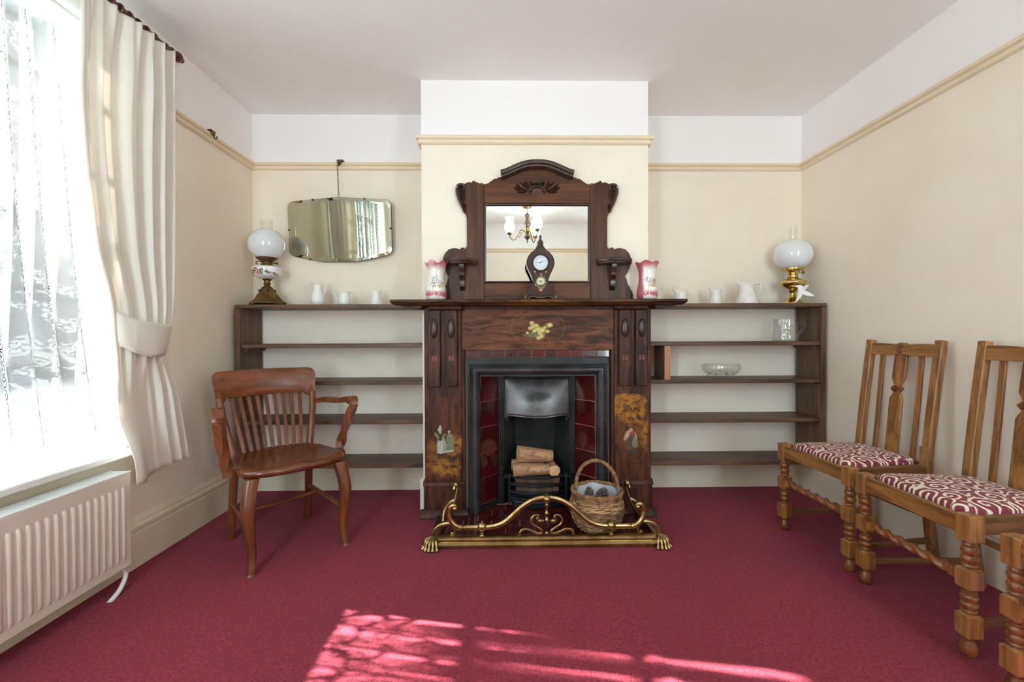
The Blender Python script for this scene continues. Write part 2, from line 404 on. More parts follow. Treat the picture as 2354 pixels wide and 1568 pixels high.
def surround_mat(name, spots, axis='z', base=((44, 22, 16), (92, 52, 34)), yel=(168, 112, 34)):
    # old painted grain with patches where the varnish has worn to yellow undercoat
    t = NT(name); st = {'x': (1.2, 9, 6), 'z': (6, 9, 1.2)}[axis]
    v = t.mapping(t.obj(), st); a = t.noise(v, 3, 6, .62, 1.6); b = t.noise(t.obj(), 34, 4, .7)
    col = t.mix(t.step(a, .34, .68), lin(base[0]), lin(base[1]))
    w = t.wobble(t.obj(), 26, .045)
    for c, r, s_, kk in spots:
        f = t.math('MULTIPLY', t.blob(w, c, r, s_), t.math('MULTIPLY', t.step(b, .36, .62), kk))
        col = t.mix(f, col, lin(yel))
    t.set(color=col, rough=.5, coat=.03, coatr=.3, spec=.22); t.bump(a, .1, .002); return t.m
TILE = mat('oxblood_glazed_tile', (54, 12, 13), (74, 16, 16), 5, .1, bump=.05, bscale=8, coat=.6)
TILEH = mat('dark_hearth_tile', (58, 16, 18), (74, 24, 22), 7, .16, bump=.05, bscale=10, coat=.4)
TILET = [mat('brown_glazed_tile', (84, 50, 52), (66, 36, 40), 14, .16, coat=.5), mat('plum_glazed_tile', (72, 36, 40), (54, 24, 30), 14, .16, coat=.5), mat('red_glazed_tile', (96, 26, 26), (72, 20, 22), 14, .16, coat=.5)]
GROUT = mat('pink_grout', (176, 120, 106), (150, 98, 88), 30, .85)
GROUTD = mat('dark_iron_joint', (60, 34, 30), (44, 26, 24), 30, .85)
def log_mat():
    t = NT('beech_bark'); v = t.obj(); n = t.noise(t.mapping(v, (6, 25, 25)), 1.5, 6, .65, .5); m2 = t.noise(v, 17, 4, .6)
    c = t.mix(t.step(n, .35, .65), lin((150, 108, 78)), lin((190, 150, 116))); c = t.mix(t.math('MULTIPLY', t.step(m2, .52, .72), .5), c, lin((96, 70, 54)))
    t.set(color=c, rough=.8, spec=.2); t.bump(n, .4, .004); return t.m
BARK = log_mat(); LOGEND = mat('cut_log_end', (226, 186, 138), (206, 160, 112), 14, .7, bump=.2, bscale=40)
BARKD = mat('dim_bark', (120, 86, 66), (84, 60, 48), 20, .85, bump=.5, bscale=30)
WICKER = mat('brown_wicker', (158, 118, 78), (116, 82, 52), 26, .6, bump=.3, bscale=120)
WICKL = mat('pale_wicker', (206, 168, 120), (170, 130, 88), 40, .6)
LINER = mat('plastic_liner', (196, 198, 202), (166, 168, 172), 8, .25, bump=.4, bscale=14)
CONE = mat('pine_cone_brown', (112, 92, 84), (78, 62, 56), 20, .7, bump=.6, bscale=40)
BLOCKW = wood('rough_sawn_end_grain', (84, 62, 38), (130, 98, 62), 'z', 1, .7, 0)
BLOCKO = wood('orange_varnished_face', (150, 88, 32), (186, 116, 50), 'z', 1, .4, .2)
CLOCKB = mat('maroon_lacquer', (50, 24, 24), (62, 30, 30), 6, .22, coat=.15)
CLOCKS = mat('dark_lacquer_side', (36, 20, 19), (48, 27, 26), 6, .18, coat=.3)
DIAL = mat('pale_clock_dial', (214, 222, 226), (204, 214, 220), 8, .3)
INK = mat('black_ink', (26, 26, 30), (34, 34, 38), 20, .5)
GOLD = mat('gold_line', (206, 180, 130), (186, 156, 104), 30, .35, .5)
P = {n: mat('paint_'+n, c, tuple(int(x*.86) for x in c), 60, .45) for n, c in dict(
    yellow=(204, 182, 96), cream=(226, 222, 178), green=(112, 116, 66), darkgreen=(72, 84, 56), pink=(214, 128, 118), red=(160, 52, 52), grey=(150, 150, 138),
    pale=(180, 180, 164), skin=(180, 150, 112), olive=(120, 122, 88), brown=(86, 62, 48), blue=(120, 132, 150), mauve=(176, 158, 176), inlay=(186, 96, 58), dark=(58, 44, 36)).items()}

# ================================================================== setting
def floor_fn(u, v):
    x = lerp(-1.98, XR+.02, u); y = lerp(YF, YB+.02, v)
    k = interp([(1.2, .505), (1.295, .498), (1.4, .468), (1.57, .470), (1.857, .426)], y)
    z = .009*math.exp(-((x-k)/.022)**2)*smooth_t((2.0-y)/.4)
    return (x, y, z)
g = G(); g.grid(floor_fn, 300, 90)
struct(g.build('floor', CARPET))
g = G().bx(-1.96, XR+.1, YF-.1, YB+.1, H, H+.1); struct(g.build('ceiling', CEIL, smooth=0))
g = G().bx(XR, XR+.1, YF-.1, YB+.1, -.05, H); struct(g.build('wall_right', WALL, smooth=0))
g = G().bx(-1.96, XR+.1, YB, YB+.1, -.05, H); struct(g.build('wall_back', WALL, smooth=0))
WIN = [(.72, 1.93)]; WZ0, WZ1 = .53, 2.30
FILLWIN = [(-1.38, -.82), (1.30, 1.80)]  # windows added behind the camera to bring in frontal fill light
g = G(); xs = [-1.96, -1.38, -.82, 1.30, 1.80, XR+.1]
for i in range(5):
    if i in (1, 3): g.bx(xs[i], xs[i+1], YF-.28, YF, -.05, WZ0); g.bx(xs[i], xs[i+1], YF-.28, YF, WZ1, H)
    else: g.bx(xs[i], xs[i+1], YF-.28, YF, -.05, H)
struct(g.build('wall_front', WALL, smooth=0))
g = G(); ys = [YF-.1, WIN[0][0], WIN[0][1], YB+.1]
for i in range(3):
    if i == 1: g.bx(-1.96, XL, ys[i], ys[i+1], -.05, WZ0); g.bx(-1.96, XL, ys[i], ys[i+1], WZ1, H)
    else: g.bx(-1.96, XL, ys[i], ys[i+1], -.05, H)
struct(g.build('wall_left', WALL, smooth=0))
# chimney breast with the fireplace opening left through it
g = G(); ox = .395
g.bx(CX0, XC-ox, YC, YB, -.02, H); g.bx(XC+ox, CX1, YC, YB, -.02, H); g.bx(XC-ox, XC+ox, YC, YB, .90, H)
struct(g.build('wall_chimney', WALL, smooth=0))
# picture rail: two beads, run round every wall
RP = [(0, 0), (.012, 0), (.02, .006), (.02, .014), (.012, .018), (.012, .024), (.026, .03), (.03, .038), (.026, .046), (0, .046)]
SK = [(0, 0), (.024, 0), (.024, .15), (.018, .156), (.018, .162), (.026, .168), (.026, .182), (.014, .19), (.014, .2), (.006, .214), (0, .222)]
def run(name, prof, z0, axis, wall, a0, a1, sgn, m, m0=0, m1=0):
    # prof (depth, z) swept along axis 'x' or 'y' off plane 'wall'; m0/m1 = mitre (+1 inside, -1 outside corner)
    g = G(); rings = []
    for a, mm, e in ((a0, m0, 1), (a1, m1, -1)):
        rings.append([((a+e*mm*d, wall+sgn*d, z0+z) if axis == 'x' else (wall+sgn*d, a+e*mm*d, z0+z)) for d, z in prof])
    g.rings(rings); return struct(g.build(name, m, smooth=25))
run('trim_1', RP, RAIL, 'y', XL, WIN[0][1]+.066, YB, 1, CREAMPAINT, 0, 1)
run('trim_11', RP, RAIL, 'y', XL, YF, WIN[0][0]-.066, 1, CREAMPAINT, 1, 0)
run('trim_2', RP, RAIL, 'x', YB, XL, CX0, -1, CREAMPAINT, 1, 1)
run('trim_3', RP, RAIL, 'y', CX0, YC, YB, -1, CREAMPAINT, -1, 1)
run('trim_4', RP, RAIL, 'x', YC, CX0, CX1, -1, CREAMPAINT, -1, -1)
run('trim_5', RP, RAIL, 'y', CX1, YC, YB, 1, CREAMPAINT, -1, 1)
run('trim_6', RP, RAIL, 'x', YB, CX1, XR, -1, CREAMPAINT, 1, 1)
run('trim_7', RP, RAIL, 'y', XR, YF, YB, -1, CREAMPAINT, 1, 1)
for k, (a, b) in enumerate(((XL, FILLWIN[0][0]-.066), (FILLWIN[0][1]+.066, FILLWIN[1][0]-.066), (FILLWIN[1][1]+.066, XR))):
    run('trim_%d' % (8 if k == 0 else 11+k), RP, RAIL, 'x', YF, a, b, 1, CREAMPAINT, 0 if k else 1, 1 if k == 2 else 0)
run('baseboard_left', SK, 0, 'y', XL, YF, YB, 1, SKIRT, 1, 1)
run('baseboard_right', SK, 0, 'y', XR, YF, YB, -1, SKIRT, 1, 1)
run('baseboard_front', SK, 0, 'x', YF, XL, XR, 1, SKIRT, 1, 1)
FLATSK = [(0, 0), (.018, 0), (.018, .19), (.012, .2), (0, .2)]
run('baseboard_back_left', FLATSK, 0, 'x', YB, XL, CX0, -1, SKIRT, 1, 1)
run('baseboard_back_right', FLATSK, 0, 'x', YB, CX1, XR, -1, SKIRT, 1, 1)
run('baseboard_chimney_left', FLATSK, 0, 'y', CX0, YC-.004, YB, -1, WHITE)
run('baseboard_chimney_right', FLATSK, 0, 'y', CX1, YC-.004, YB, 1, WHITE)

# ------------------------------------------------------------------ sash windows
def window(name, loc, D, rz=0):
    w = sempty(name, loc); w.rotation_euler = (0, 0, rz); b = G()
    # linings and architrave, in coordinates local to (XL, y0, 0)
    b.bx(-.2, -.001, 0, .012, WZ0, WZ1); b.bx(-.2, -.001, D-.012, D, WZ0, WZ1); b.bx(-.2, -.001, .012, D-.012, WZ1-.012, WZ1)
    b.build('lining', WHITE, w, bevel=.002)
    a = G()
    for s0 in (-.065, D): a.bx(0, .016, s0, s0+.065, WZ0, WZ1+.065); a.bx(.016, .024, s0+.012, s0+.026, WZ0, WZ1+.05); a.bx(.016, .022, s0+.04, s0+.05, WZ0, WZ1+.05)
    a.bx(0, .016, 0, D, WZ1, WZ1+.065)
    a.build('architrave', WHITE, w, bevel=.002)
    G().bx(-.13, .072, -.02, D+.02, WZ0-.01, WZ0+.018).build('sill', WHITE, w, bevel=.006)
    G().bx(-.30, -.13, 0, D, WZ0-.03, WZ0).build('outer_sill', WHITE, w, bevel=.004)
    for (nm, x0, z0, z1, bars) in (('lower_sash', -.165, WZ0, 1.54, (.92, 1.22)), ('upper_sash', -.2, 1.50, WZ1-.012, (1.80, 2.07))):
        f = G(); bt = .055 if nm == 'lower_sash' else .04; tp = .04 if nm == 'lower_sash' else .05
        f.bx(x0, x0+.034, .012, .054, z0, z1); f.bx(x0, x0+.034, D-.054, D-.012, z0, z1)
        f.bx(x0, x0+.034, .054, D-.054, z0, z0+bt); f.bx(x0, x0+.034, .054, D-.054, z1-tp, z1)
        fo = f.build(nm, WHITE, w, bevel=.003)
        for z in bars: G().bx(x0+.006, x0+.03, .054, D-.054, z-.011, z+.011).build('glazing_bar', WHITE, fo)
        if D > 1: G().bx(x0+.006, x0+.03, D/2-.011, D/2+.011, z0+bt, z1-tp).build('glazing_bar', WHITE, fo)
        zz = [z0+bt] + list(bars) + [z1-tp]
        for za, zb in zip(zz, zz[1:]):
            for ya, yb_ in (((.054, D/2-.011), (D/2+.011, D-.054)) if D > 1 else ((.054, D-.054),)):
                G().add([(x0+.016, ya, za), (x0+.016, yb_, za), (x0+.016, yb_, zb), (x0+.016, ya, zb)], [(0, 1, 2, 3)]).build('pane', PANE, fo, smooth=0)
    return w
window('window_1', (XL, WIN[0][0], 0), WIN[0][1]-WIN[0][0])

for k, (a, b) in enumerate(FILLWIN): window('window_%d' % (k+2), (b, YF, 0), b-a, pi/2)  # added rear windows, out of view, lighting the alcoves and chimney breast

# ------------------------------------------------------------------ net curtains, blinds, curtains, pole
def net(y0t, y1t, y0b, y1b, label):
    g = G(); Wd = 1.81
    def fn(u, v):          # v: 0 hem, 1 top
        y = lerp(lerp(y0b, y1b, u), lerp(y0t, y1t, u), v)
        amp = lerp(.026, .012, v); ph = 2*pi*(11.6*u+.25*sin(3*v))
        x = XL-.075+amp*sin(ph)+.008*sin(2*pi*4.1*u+1)
        y += .5*amp*sin(2*ph)*.7
        hem = .585+.018*abs(sin(pi*u*15))+.02*sin(2*pi*u*1.3)
        return (x, y, lerp(hem, 2.238, v))
    g.grid(fn, 320, 60, uvf=lambda u, v: (u*Wd, v*1.65))
    o = g.build('net_curtain', LACE, smooth=180); return tag(o, label, 'net curtain')
net(.75, 1.778, .74, 1.915, 'white floral lace net curtain hanging inside the window above the radiator')
def net_rod(y0, y1, label):
    g = G().lathe([(.007, y0), (.007, y1)], 10, (XL-.062, 0, 2.236), axis='x')
    g.xf(Matrix.Translation((XL-.062, 0, 2.236)) @ Matrix.Rotation(pi/2, 4, 'Z') @ Matrix.Translation((-(XL-.062), 0, -2.236)))
    return tag(g.build('net_curtain_rod', WHITE), label, 'curtain rod')
net_rod(.732, 1.918, 'thin white rod the lace net hangs from, across the window head')
def blind(y0, y1, label):
    t = thing('roller_blind', label, 'blind', (XL-.02, y0, 2.262)); L = y1-y0
    g = G(); g.tube([(0, 0, 0), (0, L, 0)], .027, 20); g.build('rolled_blind', WHITE, t)
    g = G(); g.tube([(0, .0, -.03), (0, L, -.03)], .006, 8); g.build('bottom_bar', WHITE, t)
    for y in (-.006, L): G().bx(-.02, .03, y, y+.006, -.034, .024).build('end_bracket', WHITE, t, bevel=.002)
blind(.76, 1.89, 'white rolled-up roller blind across the top of the window')

CLb = [(.434, 1.857), (.629, 1.836), (.809, 1.825), (.986, 1.816), (1.056, 1.809), (1.126, 1.803), (1.177, 1.796), (1.39, 1.734), (1.645, 1.703), (1.802, 1.692), (1.962, 1.688), (2.302, 1.715), (2.38, 1.722)]
CRb = [(.415, 2.196), (.598, 2.162), (.771, 2.123), (.897, 2.085), (.949, 2.066), (1.0, 2.08), (1.08, 2.09), (1.182, 2.107), (1.388, 2.122), (1.8, 2.135), (2.008, 2.140), (2.38, 2.146)]
def sm(pts, x, w=.05): return sum(interp(pts, x+d*w) for d in (-1, -.5, 0, .5, 1))/5
def curtain_pt(u, v, over_rad=0):
    z = lerp(.425, 2.372, v); a, b = sm(CLb, z)-.022, sm(CRb, z)
    low = smooth_t((1.02-z)/.25); top = smooth_t((z-2.1)/.25)
    w = u+.045*sin(2*pi*1.15*u+.6)+.012*sin(3.*z+5*u)
    ph = 2*pi*5.4*w-1.2
    f = sin(ph)+.3*sin(2*ph+.8)+.18*sin(3*ph*.63+2)
    amp = lerp(.020, .013, top)*(.55+.6*smooth_t((u-.12)/.3))
    # below the tie a broad flat front with a few tight folds at its right
    wl = smooth_t((u-.52)/.12); fl = .9*wl*sin(2*pi*(u-.52)*6.5)+.35*(1-wl)*sin(5*u+1.2)
    f = lerp(f, fl, low); amp = lerp(amp, .020, low)
    amp *= lerp(1, .7, math.exp(-((z-1.03)/.10)**2))
    x = -1.572+amp*f+.008*sin(7*u+1.3*z)
    pk = max(0, cos(2*pi*(6*w)))**6; x += top*(.016*pk-.004)
    x += .02*math.exp(-((z-1.0)/.2)**2)*cos(pi*(u-.5))
    x += .05*smooth_t((.72-z)/.22)*max(over_rad, 1-smooth_t((u-.05)/.35))
    y = lerp(a, b, u)+.008*sin(2*ph)*(1-low)*sin(pi*u)
    hem = (1-smooth_t(v*14))
    return (x, y, z-.010*sin(4.5*u+.4)*hem+.006*top*(pk-.3))
def curtain(mirror, label):
    cyw = 1.325; t = thing('curtain', label, 'curtain', (-1.572, 1.93 if not mirror else 2*cyw-1.93, .42))
    fl = lambda p: (p[0]+1.572, (p[1] if not mirror else 2*cyw-p[1])-t.location.y, p[2]-.42)
    g = G(); g.grid(lambda u, v: fl(curtain_pt(u, v, mirror)), 150, 90); g.build('drape', CURT, t, smooth=180, solid=.003)
    tb = G(); T0 = [(1.79, 1.145), (1.815, 1.125), (1.861, 1.103), (1.95, 1.092), (2.03, 1.087), (2.075, 1.088), (2.10, 1.098)]
    B0 = [(1.795, 1.003), (1.83, .982), (1.859, .963), (1.936, .943), (1.99, .945), (2.04, .95), (2.075, .985)]
    def tie(u, v):
        uu = u*6; i = min(5, int(uu)); q = uu-i
        ty, tz = lerp(T0[i][0], T0[i+1][0], q), lerp(T0[i][1], T0[i+1][1], q); by, bz = lerp(B0[i][0], B0[i+1][0], q), lerp(B0[i][1], B0[i+1][1], q)
        xx = -1.60+.075*sqrt(max(0, 1-(2*u-1)**2*.97))+.003*sin(13*u+2*v)
        return fl((xx+.006*sin(v*pi), lerp(by, ty, v), lerp(bz, tz, v)))
    tb.grid(tie, 60, 8)
    def tieb(u, v):
        q0 = tie(.6+.4*u, v); return (-.06+.012*sin(u*pi), q0[1], q0[2])
    tb.grid(tieb, 20, 4)
    tb.build('tieback', CURT, t, smooth=60, solid=.004)
    return t
curtain(False, 'cream linen curtain right of the lace net, gathered by a wide tieback')
curtain(True, 'cream linen curtain on the far side of the window, seen only in the mirrors')
t = thing('curtain_pole', 'dark turned wooden curtain pole with finial above the cream curtain', 'curtain pole', (-1.60, 1.175, 2.40))
g = G(); g.tube([(0, -1.0, 0), (0, .99, 0)], .0125, 14); g.build('rod', POLEW, t)
FIN = [(.0125, 0), (.02, .004), (.02, .012), (.013, .018), (.015, .026), (.024, .04), (.026, .052), (.02, .066), (.012, .074), (.014, .08), (.008, .088), (.003, .094)]
for s in (1, -1):
    g = G().lathe(FIN, 18); g.xf(Matrix.Translation((0, .99 if s > 0 else -1.0, 0)) @ Matrix.Rotation(-s*pi/2, 4, 'X')); g.build('finial', POLEW, t)
for k, y in enumerate([.55, .59, .63, .67, .71, .755, .80, .845, .89, .955, -.55, -.6, -.65, -.7, -.75, -.8, -.85, -.9]):
    g = G().tube([(.02*cos(a), 0, .02*sin(a)-.006) for a in [2*pi*i/18 for i in range(19)]], .0045, 6, False); g.build('curtain_ring', POLEW, t, loc=(0, y, 0))
for y in (.92, -.94):
    g = G(); g.tube([(-.07, y, 0), (-.02, y, 0), (0, y, -.004)], .008, 10); g.lathe([(.02, 0), (.02, .01), (.012, .014)], 14, (-.072, y, 0), axis='x'); g.build('wall_bracket', POLEW, t)

# ------------------------------------------------------------------ radiator
RY0, RY1, RZ0, RZ1 = .32, 1.852, .087, .472
t = thing('radiator', 'cream ribbed panel radiator under the window sill', 'radiator', (-1.55, 1.09, RZ0))
g = G(); yy0, yy1, hh = RY0-1.09, RY1-1.09, RZ1-RZ0
g.bx(-.012, 0, yy0, yy1, 0, hh); g.build('front_panel', RADP, t, bevel=.004)
n = 50; pit = (yy1-yy0-.05)/n; rb = G()
for i in range(n):
    y = yy0+.025+pit*(i+.5)
    prof = [(-.0105, 0), (-.006, .006), (.006, .006), (.0105, 0)]
    rings = []
    for z, k in ((.035, 0), (.047, 1), (hh-.062, 1), (hh-.05, 0)):
        rings.append([(d*k+.0002, y+dy*(.8+.2*k), z) for dy, d in prof])
    rb.rings(rings, closed=False)
rb.build('rib', RADP, t, smooth=60, kind='stuff')
G().bx(-.085, -.077, yy0, yy1, .01, hh).build('back_panel', RADP, t, bevel=.003)
sp = G()
for y in (yy0, yy1-.008): sp.bx(-.077, -.012, y, y+.008, .005, hh-.004)
sp.build('side_panel', RADP, t, bevel=.002)
tg = G()
tg.bx(-.085, -.079, yy0, yy1, hh, hh+.006); tg.bx(-.006, 0, yy0, yy1, hh, hh+.006); k = 0
while yy0+.01+k*.014 < yy1-.008:
    y = yy0+.008+k*.014; tg.bx(-.079, -.006, y, y+.007, hh+.001, hh+.005); k += 1
tg.build('top_grille', WHITE, t, kind='stuff', smooth=0)
fb = G(); 
for i in range(60): fb.bx(-.07, -.02, yy0+.03+i*.0245, yy0+.034+i*.0245, .02, hh-.02)
fb.build('convector_fin', RADP, t, kind='stuff', smooth=0)
g = G(); g.tube(crom([(-.04, yy1-.03, .03), (-.03, yy1-.015, -.012), (-.02, yy1-.01, -.04), (.0, yy1-.06, -.07), (.01, yy1-.12, -.088)], 6), .009, 10); g.build('pipe', WHITE, t)
for y in (.4, -.5): G().bx(-.12, -.085, y, y+.03, .08, hh-.05).build('wall_bracket', RADP, t)

# ------------------------------------------------------------------ alcove shelving
def shelving(label, x0, x1, side, boards):
    t = thing('shelving_unit', label, 'shelves', ((x0+x1)/2, 2.85, 0)); cx = (x0+x1)/2
    L = lambda g: g.xf(Matrix.Translation((-cx, -2.85, 0)))
    yb = YB-.004
    sx = (x0, x0+.028) if side < 0 else (x1-.028, x1)
    L(G().bx(sx[0], sx[1], 2.715, yb-.018, .2, 1.2)).build('side_panel', SHELFWOODZ, t, bevel=.003)
    L(G().bx(x0 if side > 0 else x0, x1, 2.712, yb, 1.2, 1.2225)).build('top_shelf', SHELFWOOD, t, bevel=.003)
    for z in boards:
        a, b = (x0+.028, x1-.002) if side < 0 else (x0+.002, x1-.028)
        o = L(G().bx(a, b, 2.725, yb-.006, z-.023, z)).build('shelf', SHELFWOOD, t, bevel=.003)
        k = (a+.005, a+.02) if side < 0 else (b-.02, b-.005)
        L(G().bx(k[0]-(.005 if side < 0 else -.005), k[1], 2.76, yb-.02, z-.045, z-.023)).build('batten', SHELFWOODZ, t)
        k = (b-.018, b-.002) if side < 0 else (a+.002, a+.018)
        L(G().bx(k[0], k[1], 2.76, yb-.02, z-.045, z-.023)).build('batten', SHELFWOODZ, t)
    return t
shelving('dark wooden shelves built into the alcove behind the red armchair', XL+.036, CX0-.004, -1, (.981, .754, .511, .241))
shelving('dark wooden shelves built into the alcove behind the dining chairs', CX1+.004, XR-.018, 1, (.985, .751, .506, .241))
# the strip of wall between the shelves is painted paler than above
for a, b, nm in ((XL+.001, CX0-.002, 'trim_9'), (CX1+.002, XR-.001, 'trim_10')):
    struct(G().bx(a, b, YB-.003, YB, .2, 1.2).build(nm, PALEWALL, smooth=0))

# ================================================================== fireplace surround
def L0(g): return g.xf(Matrix.Translation((-XC, 0, 0)))
sur = thing('fireplace_surround', 'dark painted wooden fireplace surround with mantel shelf on the chimney breast', 'mantelpiece', (XC, 0, 0))
COLM_L = surround_mat('worn_column_paint_left', [((-.53, 2.52, .28), (.09, .3, .05), .5, .85), ((-.47, 2.52, .42), (.05, .3, .035), .5, .8), ((-.60, 2.52, .35), (.03, .3, .08), .5, .45), ((-.5, 2.52, .37), (.06, .3, .018), .4, .7)])
COLM_R = surround_mat('worn_column_paint_right', [((.52, 2.52, .655), (.1, .3, .035), .25, .95), ((.52, 2.52, .60), (.1, .3, .05), .3, .95), ((.54, 2.52, .555), (.08, .3, .03), .5, .8), ((.61, 2.52, .47), (.016, .3, .08), .5, .9), ((.54, 2.52, .46), (.09, .3, .1), .6, .3)])
FRZM = surround_mat('worn_frieze_paint', [((.03, 2.53, .98), (.1, .3, .04), .6, .35)], 'x', ((54, 28, 18), (118, 70, 46)), (150, 92, 40))
SURW = surround_mat('dark_surround_paint', [], 'z', ((40, 21, 16), (84, 48, 34)))
SURX = surround_mat('dark_mantel_paint', [((.02, 2.4, 1.2), (.2, .3, .02), .6, .5)], 'x', ((42, 24, 16), (92, 60, 38)), (150, 100, 40))
for s in (-1, 1):
    g = G(); g.bx(.435*s if s > 0 else -.645, .645 if s > 0 else -.435, 2.515, YC-.002, .2, 1.186); g.build('column', COLM_L if s < 0 else COLM_R, sur, bevel=.004)
    g = G(); a, b = sorted((.418*s, .436*s)); g.bx(a, b, 2.523, YC-.002, .0, .945); g.build('inner_edge_strip', SURW, sur, bevel=.002)
    pb = G(); a, b = sorted((.43*s, .65*s)); pb.bx(a, b, 2.505, YC-.002, 0, .178)
    po = pb.build('plinth_block', SURW, sur, bevel=.003)
    a, b = sorted((.424*s, .654*s)); G().prism([(2.5, .178), (2.5, .186), (2.507, .199), (2.515, .203), (YC-.002, .203), (YC-.002, .178)], a, b, 'yz').build('plinth_cap', SURW, po)
    a, b = sorted((.40*s, .668*s)); G().prism([(2.474, 0), (2.474, .012), (2.484, .03), (2.494, .042), (2.506, .048), (2.506, 0)], a, b, 'yz').build('base_moulding', SURW, po)
    for k in (.49, .585):
        g = G(); w = .034; x = k*s
        g.prism([(x-w, .742), (x+w, .742), (x+w, 1.172), (x-w, 1.172)], 2.492, 2.516)
        po = g.build('pilaster_strip', SURW, sur, bevel=.004)
        g = G(); g.sphere((x, 2.490, 1.07), (.0205, .015, .053), 20, 12); g.build('oval_boss', OVDK, po)
        g = G()
        g.mi = 0
        for q in (-1, 1):
            g.bx(x+q*.0115-.0012, x+q*.0115+.0012, 2.4914, 2.4925, .888, .914); g.prism([(x+q*.006-.003, .892), (x+q*.006+.003, .892), (x+q*.006, .9)], 2.4914, 2.4925); g.bx(x+q*.006-.0022, x+q*.006+.0022, 2.4914, 2.4925, .901, .905)
        g.bx(x-.012, x+.012, 2.4914, 2.4925, .912, .914)
        g.build('inlay', P['inlay'], po)
    a, b = sorted((.43*s, .615*s)); g = G(); pr = [(2.515, 1.172), (2.495, 1.172), (2.483, 1.178), (2.480, 1.186), (2.484, 1.196), (2.515, 1.196)]
    g.prism(pr, a, b, 'yz'); g.build('capital', SURW, sur, smooth=50)
G().bx(-.438, .438, 2.530, YC-.002, .945, 1.196).build('frieze', FRZM, sur, bevel=.003)
g = G(); g.bx(-.438, .438, 2.524, 2.531, 1.178, 1.196); g.build('frieze_moulding', SURW, sur, bevel=.003)
MP = [(2.578, 1.196), (2.44, 1.196), (2.428, 1.199), (2.42, 1.206), (2.408, 1.208), (2.402, 1.214), (2.402, 1.221), (2.407, 1.226), (2.578, 1.228)]
rings = []
g = G()
for x, q in ((-.808, 1), (.808, -1)):
    rings.append([(x+q*(y-2.402)*.45*(1 if z < 1.2 else .3), y, z) for y, z in MP])
g.rings(rings); g.build('mantel_shelf', SURX, sur, smooth=30)
for s in (-1, 1):
    g = G(); g.prism([(.64*s, 1.196), (.775*s, 1.196), (.72*s, 1.184), (.652*s, 1.176)], 2.45, 2.56); g.build('shelf_bracket', SURX, sur, bevel=.003)
# scored ovals and painted motifs
def arc(cx, cz, rx, rz, a0, a1, y, n=24): return [(cx+rx*cos(R(lerp(a0, a1, i/n))), y, cz+rz*sin(R(lerp(a0, a1, i/n)))) for i in range(n+1)]
g = G(); g.tube(arc(0, 1.075, .152, .105, 125, 245, 2.53), .0011, 6); g.tube(arc(0, 1.075, .152, .105, -55, 55, 2.53), .0011, 6)
g.tube([(-.17, 2.53, 1.148), (.17, 2.53, 1.148)], .0006, 6); g.tube([(-.17, 2.53, .957), (.17, 2.53, .957)], .0006, 6)
g.build('scored_oval', P['olive'], sur)
for s in (-1, 1):
    g = G(); g.tube(arc(.545*s, .47, .092, .165, 50, 150, 2.515), .0012, 6); g.tube(arc(.545*s, .47, .092, .165, 220, 330, 2.515), .0012, 6); g.build('scored_oval', P['brown'], sur)
LAY = [0]
def petal_flower(g, x, z, r, y, n=8, mi=0, ci=1, a0=0, asp=1.):
    for k in range(n):
        a = a0+2*pi*k/n; d = (cos(a), sin(a)*asp); e = (-sin(a), cos(a))
        pts = [(x+d[0]*r*f+e[0]*r*w, z+d[1]*r*f+e[1]*r*w) for f, w in ((.12, -.08), (.6, -.2), (.95, -.1), (1, .04), (.7, .2), (.12, .08))]
        LAY[0] = (LAY[0]+1) % 17; g.mi = mi; g.prism(pts, y-.0008-LAY[0]*.00003, y)
    g.mi = ci; g.prism([(x+r*.26*cos(2*pi*i/8), z+r*.26*sin(2*pi*i/8)) for i in range(8)], y-.0018-LAY[0]*.00002, y); g.mi = 0
def leaf(g, x, z, l, w, a, y, mi=2):
    d = (cos(a), sin(a)); e = (-sin(a), cos(a)); g.mi = mi
    LAY[0] = (LAY[0]+1) % 17; y -= LAY[0]*.00002
    g.prism([(x+d[0]*l*f+e[0]*w*q, z+d[1]*l*f+e[1]*w*q) for f, q in ((0, -.1), (.35, -.5), (.75, -.3), (1, 0), (.7, .4), (.3, .5), (0, .1))], y-.0005, y); g.mi = 0
g = G(); rnd = random.Random(3)
for i in range(26): leaf(g, rnd.uniform(-.05, .05), rnd.uniform(1.02, 1.075), rnd.uniform(.02, .04), .01, rnd.uniform(0, 2*pi), 2.5295)
for i in range(6): leaf(g, -.045+.01*i, 1.04+.004*i, .055, .006, pi*(1.05+.07*i), 2.5292)
for x, z, r in ((-.035, 1.10, .016), (-.028, 1.08, .02), (-.01, 1.085, .018), (0, 1.065, .022), (-.045, 1.07, .014), (.025, 1.06, .02), (.012, 1.045, .016), (.055, 1.052, .014), (.068, 1.088, .019), (.005, 1.015, .016), (.02, 1.025, .018), (-.06, 1.045, .01), (-.02, 1.055, .015), (.04, 1.075, .012)):
    petal_flower(g, x, z, r, 2.5288, 9, 0, 1, rnd.uniform(0, 1), .85)
for i in range(5): g.mi = 2; g.tube([(-.01+.012*i, 2.5292, 1.05), (-.04+.02*i, 2.5292, 1.01)], .0008, 4)
g.build('painted_flowers', [P['yellow'], P['cream'], P['green']], sur)
def ell(g, x, z, rx, rz, y, mi, n=14, rot=0):
    LAY[0] = (LAY[0]+1) % 17; y -= LAY[0]*.00003; g.mi = mi; g.prism([(x+rx*cos(a)*cos(rot)-rz*sin(a)*sin(rot), z+rx*cos(a)*sin(rot)+rz*sin(a)*cos(rot)) for a in [2*pi*i/n for i in range(n)]], y-.0007, y); g.mi = 0
def poly(g, pts, y, mi): g.mi = mi; g.prism(pts, y-.0006, y); g.mi = 0
g = G(); y = 2.5146; x0 = -.555
